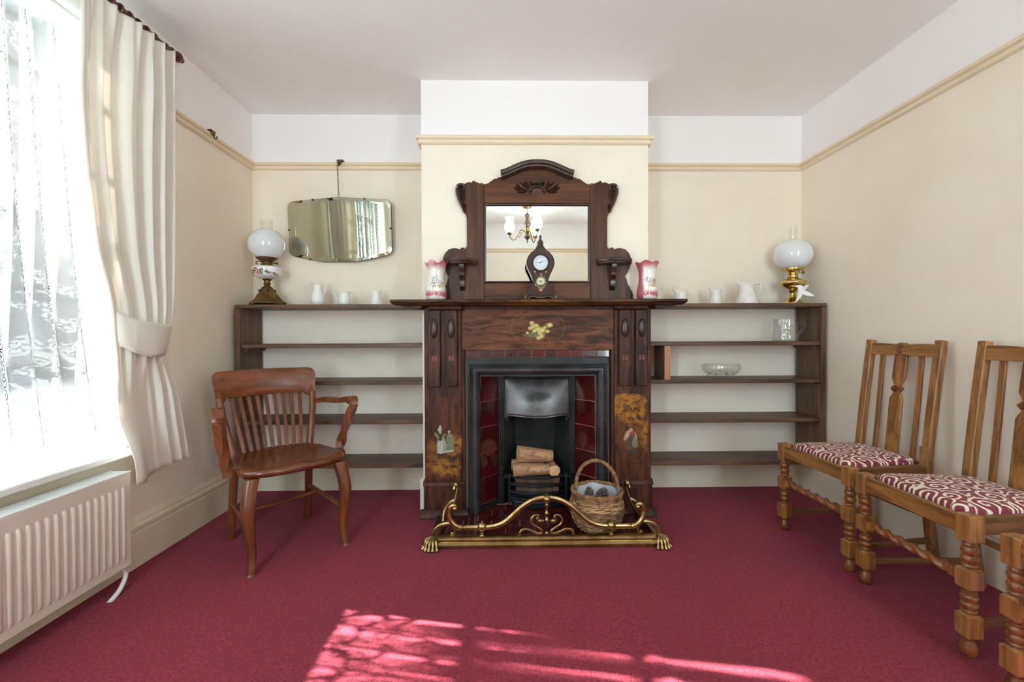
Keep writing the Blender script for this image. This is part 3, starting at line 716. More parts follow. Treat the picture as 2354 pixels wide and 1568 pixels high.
poly(g, [(x0-.024, .40), (x0-.014, .462), (x0+.012, .462), (x0+.03, .43), (x0+.034, .385), (x0+.02, .368), (x0-.018, .366)], y, 0)
poly(g, [(x0-.018, .372), (x0-.012, .43), (x0+.008, .432), (x0+.016, .378)], y-.0006, 1)
ell(g, x0-.002, .455, .015, .022, y-.0008, 5); ell(g, x0-.022, .462, .008, .022, y-.0008, 2, rot=.5); ell(g, x0+.018, .46, .007, .02, y-.0008, 2, rot=-.6)
ell(g, x0-.002, .485, .009, .012, y-.0012, 3); ell(g, x0-.004, .497, .012, .011, y-.0014, 1); ell(g, x0-.002, .512, .007, .01, y-.0014, 1)
x1 = x0+.052
poly(g, [(x1-.02, .378), (x1-.016, .46), (x1-.004, .476), (x1+.01, .472), (x1+.022, .44), (x1+.02, .378)], y, 4)
ell(g, x1+.014, .452, .008, .024, y-.0008, 2, rot=.3); ell(g, x1-.012, .455, .007, .024, y-.0008, 2, rot=-.2); ell(g, x1-.003, .486, .008, .011, y-.0012, 3); ell(g, x1-.003, .497, .011, .006, y-.0014, 5)
poly(g, [(x0-.022, .366), (x0, .358), (x0+.03, .366), (x1+.02, .372), (x1+.02, .380), (x0-.02, .374)], y-.0003, 1)
g.build('painted_figures', [P['grey'], P['pale'], P['olive'], P['skin'], P['olive'], P['dark']], sur)
g = G(); x0 = .535
poly(g, [(x0-.02, .37), (x0-.035, .40), (x0-.03, .44), (x0-.008, .47), (x0+.02, .47), (x0+.036, .43), (x0+.04, .395), (x0+.01, .375)], y, 4)
poly(g, [(x0+.0, .40), (x0+.006, .45), (x0+.022, .455), (x0+.036, .41), (x0+.03, .388), (x0+.01, .386)], y-.0006, 0)
ell(g, x0-.03, .455, .013, .03, y-.0008, 1, rot=-.5); ell(g, x0+.0, .468, .012, .016, y-.001, 2); ell(g, x0-.006, .487, .011, .012, y-.0012, 3); ell(g, x0-.02, .478, .014, .008, y-.0012, 3, rot=.6); ell(g, x0+.022, .455, .004, .025, y-.0012, 3, rot=.3)
ell(g, x0+.0, .362, .04, .012, y-.0003, 5)
g.build('painted_figures', [P['olive'], P['skin'], P['red'], P['skin'], P['brown'], P['dark']], sur)

# row of small glazed tiles above the iron insert belongs to the surround
tr = G().bx(-.412, .412, 2.541, 2.575, .903, .945).build('tile_strip', GROUT, sur, smooth=0)
mes = []
for k in range(3):
    o = G().bx(-.0355, .0355, -.006, 0, -.0185, .0185).build('tile', TILET[k], tr, loc=(0, 0, 0), bevel=.002); mes.append(o)
pat = [0, 0, 0, 1, 1, 2, 1, 2, 2, 1, 2]; first = [True]*3
for i, k in enumerate(pat):
    lc = (-.412+.0375+.0749*i, 2.541, .9245)
    if first[k]: mes[k].location = lc; first[k] = False
    else:
        c = mes[k].copy(); COL.objects.link(c); c.location = lc

# ================================================================== cast iron insert
ins = thing('fireplace_insert', 'black cast iron fireplace insert with red glazed tile cheeks and arched hood', 'fireplace', (XC, 0, 0))
g = G()
for s in (-1, 1): a, b = sorted((.386*s, .402*s)); g.bx(a, b, 2.525, 2.60, 0, .862)
g.bx(-.402, .402, 2.525, 2.60, .862, .902); g.bx(-.402, .402, 2.515, 2.526, .862, .868)
g.build('outer_frame', IRON, ins, bevel=.002)
FP = [(0, 0), (0, .016), (.004, .020), (.008, .016), (.013, .022), (.022, .030), (.032, .030), (.042, .022), (.05, .008), (.056, 0), (.056, -.03), (0, -.03)]
rings = []
for (cx, cz) in ((-1, 0), (-1, 1), (1, 1), (1, 0)):
    rings.append([(cx*(.388-a), 2.523-d, (.862-a) if cz else 0) for a, d in FP])
G().rings(rings).build('moulded_frame', IRONG, ins, smooth=40)
for s in (-1, 1):
    ang = atan2(2.66-2.535, .333-.228)*1.
    p0 = Vector((.333*s, 2.535, 0)); p1 = Vector((.228*s, 2.655, 0)); dv = (p1-p0); Lc = dv.length; dv.normalize()
    nrm = Vector((-s*dv.y*s*s, dv.x*s, 0)); nrm = Vector((-dv.y, dv.x, 0)); nrm = nrm if nrm.y < 0 else -nrm
    rz = atan2(dv.y, dv.x)
    ch = G().bx(0, Lc, -.012 if s > 0 else 0, 0 if s > 0 else .012, 0, .80)
    # local x along the cheek from front to back
    ch = G().bx(0, Lc, -.004, .008, 0, .80)
    co_ = ch.build('cheek', GROUT, ins, loc=tuple(p0-nrm*.006), rot=(0, 0, rz))
    sgn = -1 if (Matrix.Rotation(-rz, 3, 'Z') @ nrm).y < 0 else 1
    G().bx(0, Lc, min(sgn*.004, sgn*.012), max(sgn*.004, sgn*.012), 0, .055).build('iron_foot', IRON, co_)
    me = None
    for k in range(5):
        lc = (Lc/2, sgn*.007, .058+.1475*(k+.5))
        if me is None:
            o = G().bx(-Lc/2+.003, Lc/2-.003, -.003, .003, -.0722, .0722).build('tile', TILE, co_, loc=lc, bevel=.0015); me = o
        else:
            c = me.copy(); COL.objects.link(c); c.location = lc
    g = G()
    for q, r in ((.224, .007), (.212, .008), (.2, .006)): g.tube([(q*s, 2.648, 0), (q*s, 2.648, .79)], r, 10)
    a, b = sorted((.195*s, .232*s)); g.bx(a, b, 2.65, 2.68, 0, .795)
    fo = g.build('reeded_upright', IRON, ins)
    g = G(); g.bx(.212*s-.012, .212*s+.012, 2.632, 2.65, .205, .245); g.build('lug', IRON, fo, bevel=.003)
G().bx(-.333, .333, 2.535, 2.66, .795, .81).build('top_soffit', IRON, ins)
# hood: bowed plate with a waved lip ending in scrolls
def lip(u): a = abs(u*2-1); return .548+.010*(1-cos(a*pi*1.35))*.5 - (.02*smooth_t((a-.86)/.14))
def hood(u, v):
    x = lerp(-.196, .196, u); z = lerp(lip(u), .775, v); bow = sin(pi*u)**.6
    y = 2.655-.055*bow*(1-v)**.8-.02*(1-v)-.02*sin(pi*v)*bow
    return (x, y, z)
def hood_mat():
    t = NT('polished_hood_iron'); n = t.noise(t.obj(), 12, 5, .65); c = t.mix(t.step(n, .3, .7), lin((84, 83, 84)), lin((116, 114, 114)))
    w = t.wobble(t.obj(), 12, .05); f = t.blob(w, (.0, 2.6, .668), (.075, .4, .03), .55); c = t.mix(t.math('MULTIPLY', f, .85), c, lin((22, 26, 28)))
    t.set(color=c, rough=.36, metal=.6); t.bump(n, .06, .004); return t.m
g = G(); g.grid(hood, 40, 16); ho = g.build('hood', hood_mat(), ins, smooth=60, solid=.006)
g = G(); g.tube([Vector(hood(i/40, 0))+Vector((0, -.004, 0)) for i in range(41)], .005, 8)
for s in (-1, 1):
    g.tube([(s*(.182+(.014-.0011*i)*cos(i*.55)), 2.632-.002, .531+(.014-.0011*i)*sin(i*.55)) for i in range(12)], .0045, 8)
g.build('hood_lip', IRONG, ho)
# fire chamber
g = G()
g.add([(-.2, 2.66, 0), (-.2, 2.66, .62), (-.125, 2.84, .62), (-.125, 2.84, 0)], [(0, 1, 2, 3)]); g.add([(.2, 2.66, 0), (.2, 2.66, .62), (.125, 2.84, .62), (.125, 2.84, 0)], [(3, 2, 1, 0)])
g.add([(-.125, 2.84, 0), (.125, 2.84, 0), (.125, 2.84, .36), (-.125, 2.84, .36)], [(0, 1, 2, 3)]); g.add([(-.125, 2.84, .36), (.125, 2.84, .36), (.14, 2.74, .62), (-.14, 2.74, .62)], [(0, 1, 2, 3)])
g.add([(-.2, 2.66, .62), (.2, 2.66, .62), (.14, 2.86, .62), (-.14, 2.86, .62)], [(0, 1, 2, 3)])
g.build('firebrick_back', SOOT, ins, smooth=0, solid=.008)
g = G(); g.bx(-.16, .16, 2.60, 2.83, .075, .09); g.build('grate_floor', IRON, ins)
# bowed fire basket: bars one by one
gx = .166
def bow(z, r=.007, w=gx, d=.055, h=None):
    pts = [(lerp(-w, w, i/16), 2.585-d*sin(pi*i/16)**.8, z) for i in range(17)]
    return G().bar(pts, .010, h or .016)
for z in (.212, .165, .120): bow(z).build('grate_bar', IRON, ins, bevel=.002)
bow(.085, h=.014).build('grate_bar', IRON, ins); 
g = G(); g.grid(lambda u, v: (lerp(-.15, .15, u), 2.585-(.05-.02*(1-v))*sin(pi*u)**.8-.004, lerp(.022, .072, v)), 20, 4); g.build('ash_plate', IRON, ins, solid=.005)
for s in (-1, 1): G().bx(gx*s-.006, gx*s+.006, 2.57, 2.60, .05, .222).build('grate_upright', IRON, ins, bevel=.003)
for s in (-1, 1): a, b = sorted((.160*s, .2*s)); G().bx(a, b, 2.6, 2.66, .19, .205).build('grate_arm', IRON, ins)
# hearth
he = thing('hearth', 'dark red tiled hearth slab in front of the cast iron fireplace', 'hearth', (XC, 2.36, 0))
HX, HY0, HY1 = .57, 2.165, 2.66
G().bx(-HX, HX, HY0-2.36, 2.47-2.36, .0, .0222).build('mortar_bed', GROUT, he, smooth=0); 
G().bx(-.40, .40, 2.47-2.36, HY1-2.36, 0, .0222).build('mortar_bed', GROUT, he, smooth=0)
base = None
for j in range(7):
    y0 = 2.168+.0762*j; lim = HX if y0+.07 < 2.475 else .405
    if j == 6: continue
    n0 = -6
    x = -.57-(.076 if j % 2 else 0)
    while x < lim:
        a, b = max(x, -lim)+.002, min(x+.1524, lim)-.002
        if b-a > .02:
            if base is None:
                base = G().bx(-.5, .5, -.0361, .0361, 0, .0055).build('tile', TILEH, he); c = base
            else: c = base.copy(); COL.objects.link(c)
            c.location = ((a+b)/2, y0+.0381-2.36, .0185); c.scale = (b-a, 1, 1)
        x += .1524

# logs
def log(label, p0, p1, r0, r1, dark=False, seed=1):
    p0, p1 = Vector(p0), Vector(p1); L = (p1-p0).length; rd = random.Random(seed); t = tag(bpy.data.objects.new('log', None), label, 'log'); COL.objects.link(t)
    t.location = p0; t.empty_display_size = .05; t.rotation_mode = 'QUATERNION'; t.rotation_quaternion = (p1-p0).to_track_quat('X', 'Z')
    ph = [rd.uniform(0, 6) for _ in range(6)]
    g = G(); rings = []
    for i in range(9):
        f = i/8; rings.append([(f*L, (lerp(r0, r1, f)*(1+.05*sin(2*a+ph[0]+f)+.03*sin(3*a+ph[1]+3*f)))*cos(a), (lerp(r0, r1, f)*(1+.05*sin(2*a+ph[0]+f)+.03*sin(3*a+ph[1]+3*f)))*sin(a)) for a in [2*pi*j/20 for j in range(20)]])
    g.rings(rings, caps=False); g.build('bark', BARKD if dark else BARK, t, smooth=60)
    for i, nm in ((0, 'cut_end'), (8, 'cut_end')):
        g = G(); g.add(rings[i], [tuple(range(20))]); g.build(nm, BARKD if dark else LOGEND, t, smooth=0)
log('thick tapered log lying on top of the grate pile', (.072, 2.60, .331), (.276, 2.63, .312), .049, .034, seed=2)
log('split pale log resting across the front top of the grate', (.044, 2.55, .252), (.25, 2.56, .254), .041, .033, seed=3)
log('short round log with its cut end facing out, right side of the grate', (.281, 2.545, .247), (.262, 2.70, .25), .033, .033, seed=4)
log('log behind the split one, its left end just showing', (.035, 2.645, .255), (.225, 2.645, .25), .033, .032, seed=5)
log('upper grey log behind the grate bars', (.055, 2.60, .183), (.315, 2.605, .178), .026, .026, True, 6)
log('lower grey log behind the grate bars', (.06, 2.60, .122), (.31, 2.60, .118), .028, .025, True, 7)

# ================================================================== overmantel mirror
ov = thing('overmantel_mirror', 'carved mahogany overmantel mirror with side brackets standing on the mantel shelf', 'mirror', (XC, 0, 0))
OUT = [(.316, 1.897), (.35, 1.909), (.365, 1.919), (.377, 1.905), (.389, 1.909), (.405, 1.905), (.414, 1.897), (.423, 1.903), (.438, 1.901), (.456, 1.882), (.459, 1.857), (.448, 1.827), (.433, 1.796), (.421, 1.76), (.42, 1.736), (.409, 1.723), (.404, 1.705), (.403, 1.54), (.415, 1.526), (.423, 1.534), (.435, 1.535), (.445, 1.525), (.465, 1.531), (.483, 1.531), (.508, 1.525), (.529, 1.503), (.54, 1.479), (.541, 1.454), (.535, 1.424), (.522, 1.393), (.505, 1.367), (.513, 1.356), (.518, 1.338), (.521, 1.324), (.531, 1.311), (.536, 1.296), (.546, 1.281), (.551, 1.263), (.551, 1.2285)]
Y0, Y1 = 2.553, 2.576
for s in (-1, 1):
    pts = [(.306*s, 1.2285), (.306*s, 1.897)] + [(a*s, z) for a, z in OUT]
    G().prism(pts, Y0, Y1).build('stile', OVM, ov, bevel=.0025)
topo = [(.306, 1.897), (.285, 1.9), (.261, 1.916), (.245, 1.929), (.233, 1.928), (.218, 1.937), (.196, 1.938), (.151, 1.98), (.081, 2.01), (.02, 2.02)]
G().prism([(.3055, 1.788)] + topo + [(-a, z) for a, z in reversed(topo)] + [(-.3055, 1.788)], Y0, Y1).build('top_rail', OVMX, ov, bevel=.0025)
G().bx(-.3055, .3055, Y0, Y1, 1.2285, 1.332).build('bottom_rail', OVMX, ov, bevel=.002)
g = G(); g.bx(-.304, .304, 2.5655, 2.572, 1.334, 1.786); gl = g.build('mirror_glass', MIRROR, ov, smooth=0)
bd = G(); pr = [(0, 0), (.003, .008), (.010, .006), (.012, 0)]
rings = [[(cx*(.306-a), Y0+.006-d, 1.56+cz*(.228-a)) for a, d in pr] for cx, cz in ((-1, -1), (-1, 1), (1, 1), (1, -1), (-1, -1))]
bd.rings(rings, closed=False).build('mirror_bead', OVDK, ov)
# cornice arch
CA = [(0, 2.002), (.041, 2.0), (.081, 1.991), (.117, 1.977), (.151, 1.962), (.184, 1.948), (.206, 1.943)]
path = [(-a, z) for a, z in reversed(CA)] + CA[1:]
path = [Vector((p[0], p[1], 0)) for p in crom([(a, z, 0) for a, z in path], 4)]
CP = [(-.022, .0), (-.022, .014), (-.014, .020), (-.012, .026), (-.002, .028), (.002, .036), (.012, .040), (.022, .038), (.024, .0)]
rings = []
for i, p in enumerate(path):
    tt = (path[min(i+1, len(path)-1)]-path[max(i-1, 0)]).normalized(); nn = Vector((-tt.y, tt.x, 0))
    rings.append([(p.x+nn.x*q, Y0-d, p.y+nn.y*q) for q, d in CP])
G().rings(rings).build('cornice', OVDK, ov, smooth=35)
def leafy(g, x, z, l, w, a, y, th=.012, curl=.15):
    # plump carved leaf: raised spine, pointed tip, curling sideways
    rings = []
    for i in range(8):
        f = i/7; aa = a+curl*f*2; cx = x+cos(a+curl*f)*l*f; cz = z+sin(a+curl*f)*l*f; ww = w*sin(pi*(.12+.86*f))**.8
        nx, nz = -sin(aa), cos(aa)
        rings.append([(cx+nx*ww, y, cz+nz*ww), (cx+nx*ww*.5, y-th*.55*sin(pi*(.1+.85*f)), cz+nz*ww*.5), (cx, y-th*sin(pi*(.1+.85*f)), cz), (cx-nx*ww*.5, y-th*.45*sin(pi*(.1+.85*f)), cz-nz*ww*.5), (cx-nx*ww, y, cz-nz*ww)])
    g.rings(rings)
g = G()
for s in (-1, 1):
    for (x, z, l, w, a) in ((.04, 1.868, .075, .010, .45), (.05, 1.86, .085, .010, .12), (.045, 1.875, .05, .010, .85), (.03, 1.882, .035, .010, 1.15), (.06, 1.852, .06, .008, -.12), (.09, 1.872, .045, .007, .6), (.1, 1.862, .035, .007, .2)):
        leafy(g, s*x, z, l, w, a if s > 0 else pi-a, Y0+.001, .012, .15*s)
    g.tube([(s*(.044+.009*cos(q)), Y0-.004, 1.853+.009*sin(q)) for q in [i*.5 for i in range(11)]], .0035, 6)
for k in range(5): leafy(g, -.02+.01*k, 1.888, .022, .006, pi/2+(2-k)*.22, Y0+.001, .010, 0)
g.tube(arc(0, 1.853, .045, .032, 0, 180, Y0-.004, 16), .006, 8); g.tube(arc(0, 1.853, .034, .024, 0, 180, Y0-.002, 16), .004, 8)
g.build('carved_spray', OVDK, ov, smooth=60)
for s in (-1, 1):
    g = G()
    for (x, z, l, w, a, c) in ((.424, 1.755, .075, .013, 1.5, -.3), (.430, 1.785, .07, .015, 1.15, .2), (.436, 1.815, .062, .016, 1.0, .45), (.424, 1.80, .07, .014, 1.6, -.2), (.442, 1.842, .05, .015, 1.1, .7), (.428, 1.835, .055, .013, 1.75, -.4), (.416, 1.735, .05, .009, 1.6, .1)):
        leafy(g, s*x, z, l, w, a if s > 0 else pi-a, Y0-.002, .018, c*s)
    g.tube([(s*(.432+(.027-.0021*i)*cos(.3+i*.5)), Y0-.007, 1.872+(.027-.0021*i)*sin(.3+i*.5)) for i in range(12)], [.0085-.0005*i for i in range(12)], 8)
    g.tube(crom([(s*.459, Y0-.004, 1.875), (s*.458, Y0-.004, 1.84), (s*.446, Y0-.004, 1.80), (s*.43, Y0-.004, 1.765), (s*.42, Y0-.003, 1.735)], 5), [.008]*6+[.0065]*10+[.004]*5, 8)
    g.build('carved_acanthus', OVDK, ov, smooth=60)
    # little bracket shelf with a shaped front, and its corbel
    sh = G(); fr = [(.345, 2.553), (.345, 2.51), (.375, 2.495), (.40, 2.468), (.445, 2.462), (.49, 2.468), (.515, 2.495), (.535, 2.51), (.535, 2.553)]
    rings = []
    for z, k in ((1.432, .80), (1.437, .86), (1.444, .88), (1.448, .97), (1.458, 1.), (1.464, .98)):
        rings.append([(s*(.44+(a-.44)*lerp(.9, 1, k)), 2.553-(2.553-b)*k, z) for a, b in fr])
    bo = sh.rings(rings).build('bracket_shelf', OVDK, ov, smooth=30)
    G().prism([(2.553, 1.432), (2.492, 1.432), (2.494, 1.41), (2.508, 1.385), (2.505, 1.37), (2.52, 1.36), (2.53, 1.335), (2.524, 1.31), (2.535, 1.296), (2.553, 1.286)], s*.43-.014, s*.43+.014, 'yz').build('corbel', OVDK, bo, bevel=.0015)
    g = G(); g.tube([(s*.318+.007*cos(a), Y1-.006, 1.9+.008*sin(a)) for a in [2*pi*i/14 for i in range(15)]], .0018, 6); g.build('hanging_eye', DARKMET, ov)

# ================================================================== mantel clock
ck = thing('mantel_clock', 'dark lacquered balloon clock with painted roses on the mantel shelf', 'clock', (.197, 2.448, 1.2285))
kz = .000275
half = [(0, 130), (12, 145), (20, 165), (28, 185), (14, 207), (10, 216), (30, 235), (50, 268), (55, 285), (66, 293), (62, 305), (50, 320), (58, 350), (70, 370), (115, 430), (190, 488), (248, 560), (278, 640), (284, 700), (270, 770), (235, 850), (195, 930), (165, 1010), (155, 1085), (170, 1140), (215, 1210), (270, 1285), (318, 1350), (342, 1398), (338, 1425), (245, 1425), (215, 1382), (150, 1366), (60, 1388), (0, 1396)]
hp = [(x*kz, (1425-y)*kz) for x, y in half]
cl = hp + [(-x, z) for x, z in reversed(hp[1:-1])]
G().prism(cl, 0, .062).build('case', CLOCKS, ck, bevel=.003)
ih = [(x*.9, z) for x, z in hp[14:28]]; ih = [(0, hp[13][1]-.004)] + ih + [(.078, .0215), (0, .021)]
fpn = [(x, lerp(.15, z, .965)) for x, z in ih]; fpl = fpn + [(-x, z) for x, z in reversed(fpn[1:-1])]
G().prism(fpl, -.004, .002).build('front_panel', CLOCKB, ck, bevel=.002)
g = G()
for s in (-1, 1):
    g.tube([(s*x, -.002, z) for x, z in hp[30:]], .0012, 6)
    g.tube([(s*(.084+(.008-.0006*i)*cos(i*.6)), -.002, .009+(.007-.0005*i)*sin(i*.6)) for i in range(11)], .0012, 5); g.tube([(s*.07, -.002, .034), (s*.076, -.002, .026), (s*.09, -.002, .022)], .001, 5)
g.build('gold_lining', GOLD, ck)
fz = (1425-695)*kz
g = G(); g.lathe([(.0485, -.004), (.0485, .004), (.046, .008), (.042, .008), (.039, .003)], 40, (0, 0, fz), axis='y', cap=False)
bz = g.build('bezel', CLOCKS, ck)
g = G(); g.lathe([(.040, .003), (.040, .005)], 40, (0, 0, fz), axis='y'); dl = g.build('dial', DIAL, ck)
g = G()
for i in range(60):
    a = pi/2-2*pi*i/60; r0, r1 = (.0355, .038) if i % 5 else (.0345, .038); w = .0003 if i % 5 else .0006
    d = Vector((cos(a), 0, sin(a))); e = Vector((-sin(a), 0, cos(a))); c = Vector((0, -.0054, fz))
    g.add([c+d*r0+e*w, c+d*r1+e*w, c+d*r1-e*w, c+d*r0-e*w], [(0, 1, 2, 3)])
g.build('minute_track', INK, dl, smooth=0)
nm = G()
for i in range(1, 13):
    fc = bpy.data.curves.new('n', 'FONT'); fc.body = str(i); fc.size = .0095; fc.align_x = 'CENTER'; fc.align_y = 'CENTER'; fc.resolution_u = 2
    fo = bpy.data.objects.new('n', fc); COL.objects.link(fo); dg = bpy.context.evaluated_depsgraph_get(); me = bpy.data.meshes.new_from_object(fo.evaluated_get(dg))
    a = pi/2-2*pi*i/12
    nm.add([(v.co.x+.029*cos(a), -.0055, fz+v.co.y+.029*sin(a)) for v in me.vertices], [tuple(p.vertices) for p in me.polygons])
    bpy.data.objects.remove(fo); bpy.data.meshes.remove(me)
nm.build('numerals', INK, dl, smooth=0)
for nmh, a, l, w in (('hour_hand', R(38), .019, .0014), ('minute_hand', R(178), .029, .001)):
    g = G(); g.bar([(-.004*cos(a), -.0065, fz-.004*sin(a)), (l*cos(a), -.0065, fz+l*sin(a))], .001, [w*2.4, w], (-sin(a), 0, cos(a))); g.build(nmh, INK, dl)
g = G(); y = -.0042
for i in range(14): a = i*.45; leaf(g, .002+.012*cos(a), .092+.022*sin(a), .022, .011, a, y, 2)
for i in range(12): a = i*.53; ell(g, .0+.014*cos(a), .098+.012*sin(a), .0095, .008, y-.0008, 0)
ell(g, 0, .098, .010, .0085, y-.0022, 1); ell(g, 0, .052, .011, .009, y-.0006, 3); ell(g, .002, .138, .005, .006, y-.0006, 3); ell(g, -.031, .151, .004, .005, y-.0006, 3); ell(g, .03, .151, .004, .005, y-.0006, 3); ell(g, -.028, .08, .005, .005, y-.0006, 3)
g.mi = 2; g.tube([(0, y, .075), (.001, y, .055)], .0012, 5); g.tube([(.028, y, .148), (.022, y, .128)], .0007, 5); g.tube([(-.028, y, .148), (-.022, y, .13)], .0007, 5)
g.build('painted_roses', [P['cream'], P['pale'], P['green'], P['pink']], ck)

# ================================================================== pink vases
def vase_mat(name, ax, scene):
    t = NT(name); p = t.obj(); x, y, z = t.xyz(p); n = t.noise(p, 30, 3)
    zz = t.math('ADD', z, t.math('MULTIPLY', t.math('SUBTRACT', n, .5), .03))
    pk = t.math('MAXIMUM', t.step(zz, .155, .205), t.math('MULTIPLY', t.step(zz, .06, .032), t.step(zz, .012, .026)))
    if ax < 0: pass
    else: pk = t.math('MAXIMUM', pk, t.step(x, -.032, -.043))
    col = t.mix(pk, lin((240, 233, 226)), lin((186, 98, 110)))
    w = t.wobble(p, 60, .02)
    for c, r, k in scene:
        f = t.math('MULTIPLY', t.blob(w, c, r, .4), t.step(t.noise(p, 150, 2), .4, .55)); col = t.mix(f, col, lin(k))
    t.set(color=col, rough=.12, coat=.5); return t.m
def vase(loc, rz, label, m, amp):
    t = thing('vase', label, 'vase', loc, rz)
    prof = [(.0, .0), (.044, .0), (.052, .006), (.0575, .02), (.058, .034), (.054, .06), (.048, .09), (.0455, .12), (.047, .15), (.051, .17), (.056, .188), (.064, .205), (.061, .203), (.052, .184), (.047, .165), (.043, .12), (.05, .04), (.0, .02)]
    g = G(); g.lathe(prof, 64, rf=lambda a, z: 1+(.035*abs(cos(3*a))-.015)*(1 if z > .03 else .6), zf=lambda a, z: amp*smooth_t((z-.165)/.04)*(.35+cos(6*a)+.35*cos(3*a)), cap=False)
    g.build('body', m, t, smooth=75)
VL = vase_mat('pink_vase_glaze_castle', -1, [((-.008, -.05, .105), (.022, .08, .03), (136, 148, 148)), ((.008, -.05, .088), (.03, .08, .016), (150, 132, 136)), ((.02, -.05, .075), (.018, .08, .014), (178, 170, 98)), ((-.022, -.05, .08), (.014, .08, .018), (120, 128, 108)), ((.004, -.05, .095), (.012, .08, .014), (206, 172, 178))])
VR = vase_mat('pink_vase_glaze_garden', 1, [((-.012, -.05, .108), (.016, .08, .016), (136, 152, 148)), ((.008, -.05, .095), (.018, .08, .022), (168, 150, 156)), ((.026, -.04, .095), (.014, .08, .024), (140, 140, 72)), ((.01, -.05, .078), (.03, .08, .01), (176, 178, 104)), ((-.004, -.05, .09), (.012, .08, .012), (190, 172, 176))])
vase((-.383, 2.487, 1.2285), .25, 'pink and white crown-rimmed vase on the left end of the mantel shelf', VL, .0095)
vase((.800, 2.487, 1.2285), .1, 'pink and white wavy-rimmed vase on the right end of the mantel shelf', VR, .0055)

# ================================================================== brass fender
fe = thing('fender', 'brass scrollwork fender around the hearth on the carpet', 'fender', (.1995, 2.15, 0))
FY = 0.
BP = [(-.022, .002), (-.022, .008), (-.028, .012), (-.028, .02), (-.02, .026), (-.014, .03), (-.018, .036), (-.018, .042), (-.008, .05), (.006, .055), (.012, .055), (.012, .002)]
g = G(); g.prism([(y+.0, z) for y, z in BP], -.535, .535, 'yz'); g.build('base_rail', BRASS, fe, smooth=35)
for s in (-1, 1):
    g = G(); pr = [(s*.535-s*y*1., z) for y, z in BP]; g.prism([(s*(.537-y), z) for y, z in BP], .0, .33); g.build('side_rail', BRASS, fe, smooth=35)
TR = [(.36, .095), (.316, .096), (.284, .097), (.241, .105), (.197, .126), (.154, .164), (.111, .201), (.062, .228), (0, .238)]
tp = [(a, 0, z) for a, z in TR] + [(-a, 0, z) for a, z in reversed(TR[:-1])]
g = G(); g.tube(crom(tp, 5), .0125, 10, ell=.8); g.build('top_rail', BRASS, fe)
for s in (-1, 1):
    g = G(); g.tube([(s*a, 0, z) for a, z in [tuple(v[:2]) for v in crom([(.40, .096, 0), (.413, .096, 0), (.44, .103, 0), (.467, .13, 0), (.476, .165, 0), (.47, .193, 0), (.457, .204, 0), (.445, .2, 0), (.443, .19, 0)], 5)]], [.0125]*6+[.014]*14+[.013]*15+[.0105]*6, 10)
    g.sphere((s*.448, -.002, .19), .0125, 12, 8); g.build('end_scroll', BRASS, fe)
    g = G(); g.lathe([(.010, -.013), (.0145, -.011), (.0145, -.006), (.011, -.003), (.0165, .0), (.011, .003), (.0145, .006), (.0145, .011), (.01, .013)], 16, (s*.408, 0, .096), axis='x'); g.build('collar', BRASS, fe)
    g = G(); g.tube([(.36*s, 0, .095), (.41*s, 0, .096)], .0125, 10, ell=.8); g.build('top_rail', BRASS, fe)
    g = G(); g.tube([(s*a, 0, z) for a, z in [tuple(v[:2]) for v in crom([(.558, .045, 0), (.55, .078, 0), (.526, .105, 0), (.494, .117, 0), (.472, .119, 0), (.468, .13, 0)], 5)]], .0095, 10)
    g.tube([(s*a, 0, z) for a, z in [tuple(v[:2]) for v in crom([(.474, .12, 0), (.455, .108, 0), (.447, .085, 0), (.452, .065, 0), (.462, .06, 0), (.466, .07, 0)], 5)]], .007, 10); g.sphere((s*.461, -.002, .069), .008, 10, 8)
    g.build('lower_scroll', BRASS, fe)
    g = G(); g.sphere((s*.316, 0, .100), (.0225, .0225, .0225), 20, 14); g.lathe([(.012, .052), (.013, .058), (.007, .064), (.009, .07), (.012, .077)], 16, (s*.316, 0, 0)); g.sphere((s*.316, 0, .124), .005, 8, 6); g.build('ball_finial', BRASS, fe)
    # acanthus paw at the corner
    g = G(); g.sphere((s*.552, -.01, .028), (.030, .034, .03), 20, 12)
    for k in range(6):
        a = -pi/2+(k-2.5)*.42+s*.5; d = Vector((cos(a), sin(a), 0))
        g.tube(crom([Vector((s*.55, -.006, .056))+d*.012, Vector((s*.552, -.008, .042))+d*.036, Vector((s*.553, -.01, .016))+d*.044, Vector((s*.553, -.01, .006))+d*.052], 4), [.004]*3+[.007]*6+[.009]*4, 8)
    g.build('paw_foot', BRASS, fe, smooth=60)
    # rear uprights: strap loop rising at the hearth end of each side, curved brace forward
    g = G(); rs = crom([(s*.505, .02, .1), (s*.495, .12, .085), (s*.48, .22, .115), (s*.468, .275, .17), (s*.462, .29, .208), (s*.468, .283, .222), (s*.478, .275, .212), (s*.482, .268, .19)], 5)
    g.tube(rs, .0085, 10, ell=.7); g.sphere((s*.474, .278, .21), (.016, .013, .016), 12, 8)
    g.build('side_scroll', BRASS, fe)
    g = G(); g.tube(crom([(s*.53, .18, .05), (s*.527, .2, .1), (s*.505, .235, .128), (s*.483, .25, .14)], 5), .008, 10, ell=.7); g.build('side_brace', BRASS, fe)
g = G(); g.sphere((0, 0, .232), (.0205, .0205, .0205), 20, 14); g.sphere((0, 0, .254), .004, 8, 6)
g.lathe([(.004, .118), (.010, .123), (.012, .131), (.006, .138), (.005, .146), (.010, .153), (.012, .163), (.006, .172), (.005, .186), (.009, .196), (.0105, .204), (.006, .210), (.012, .216)], 18); g.build('centre_drop', BRASS, fe)
g = G()
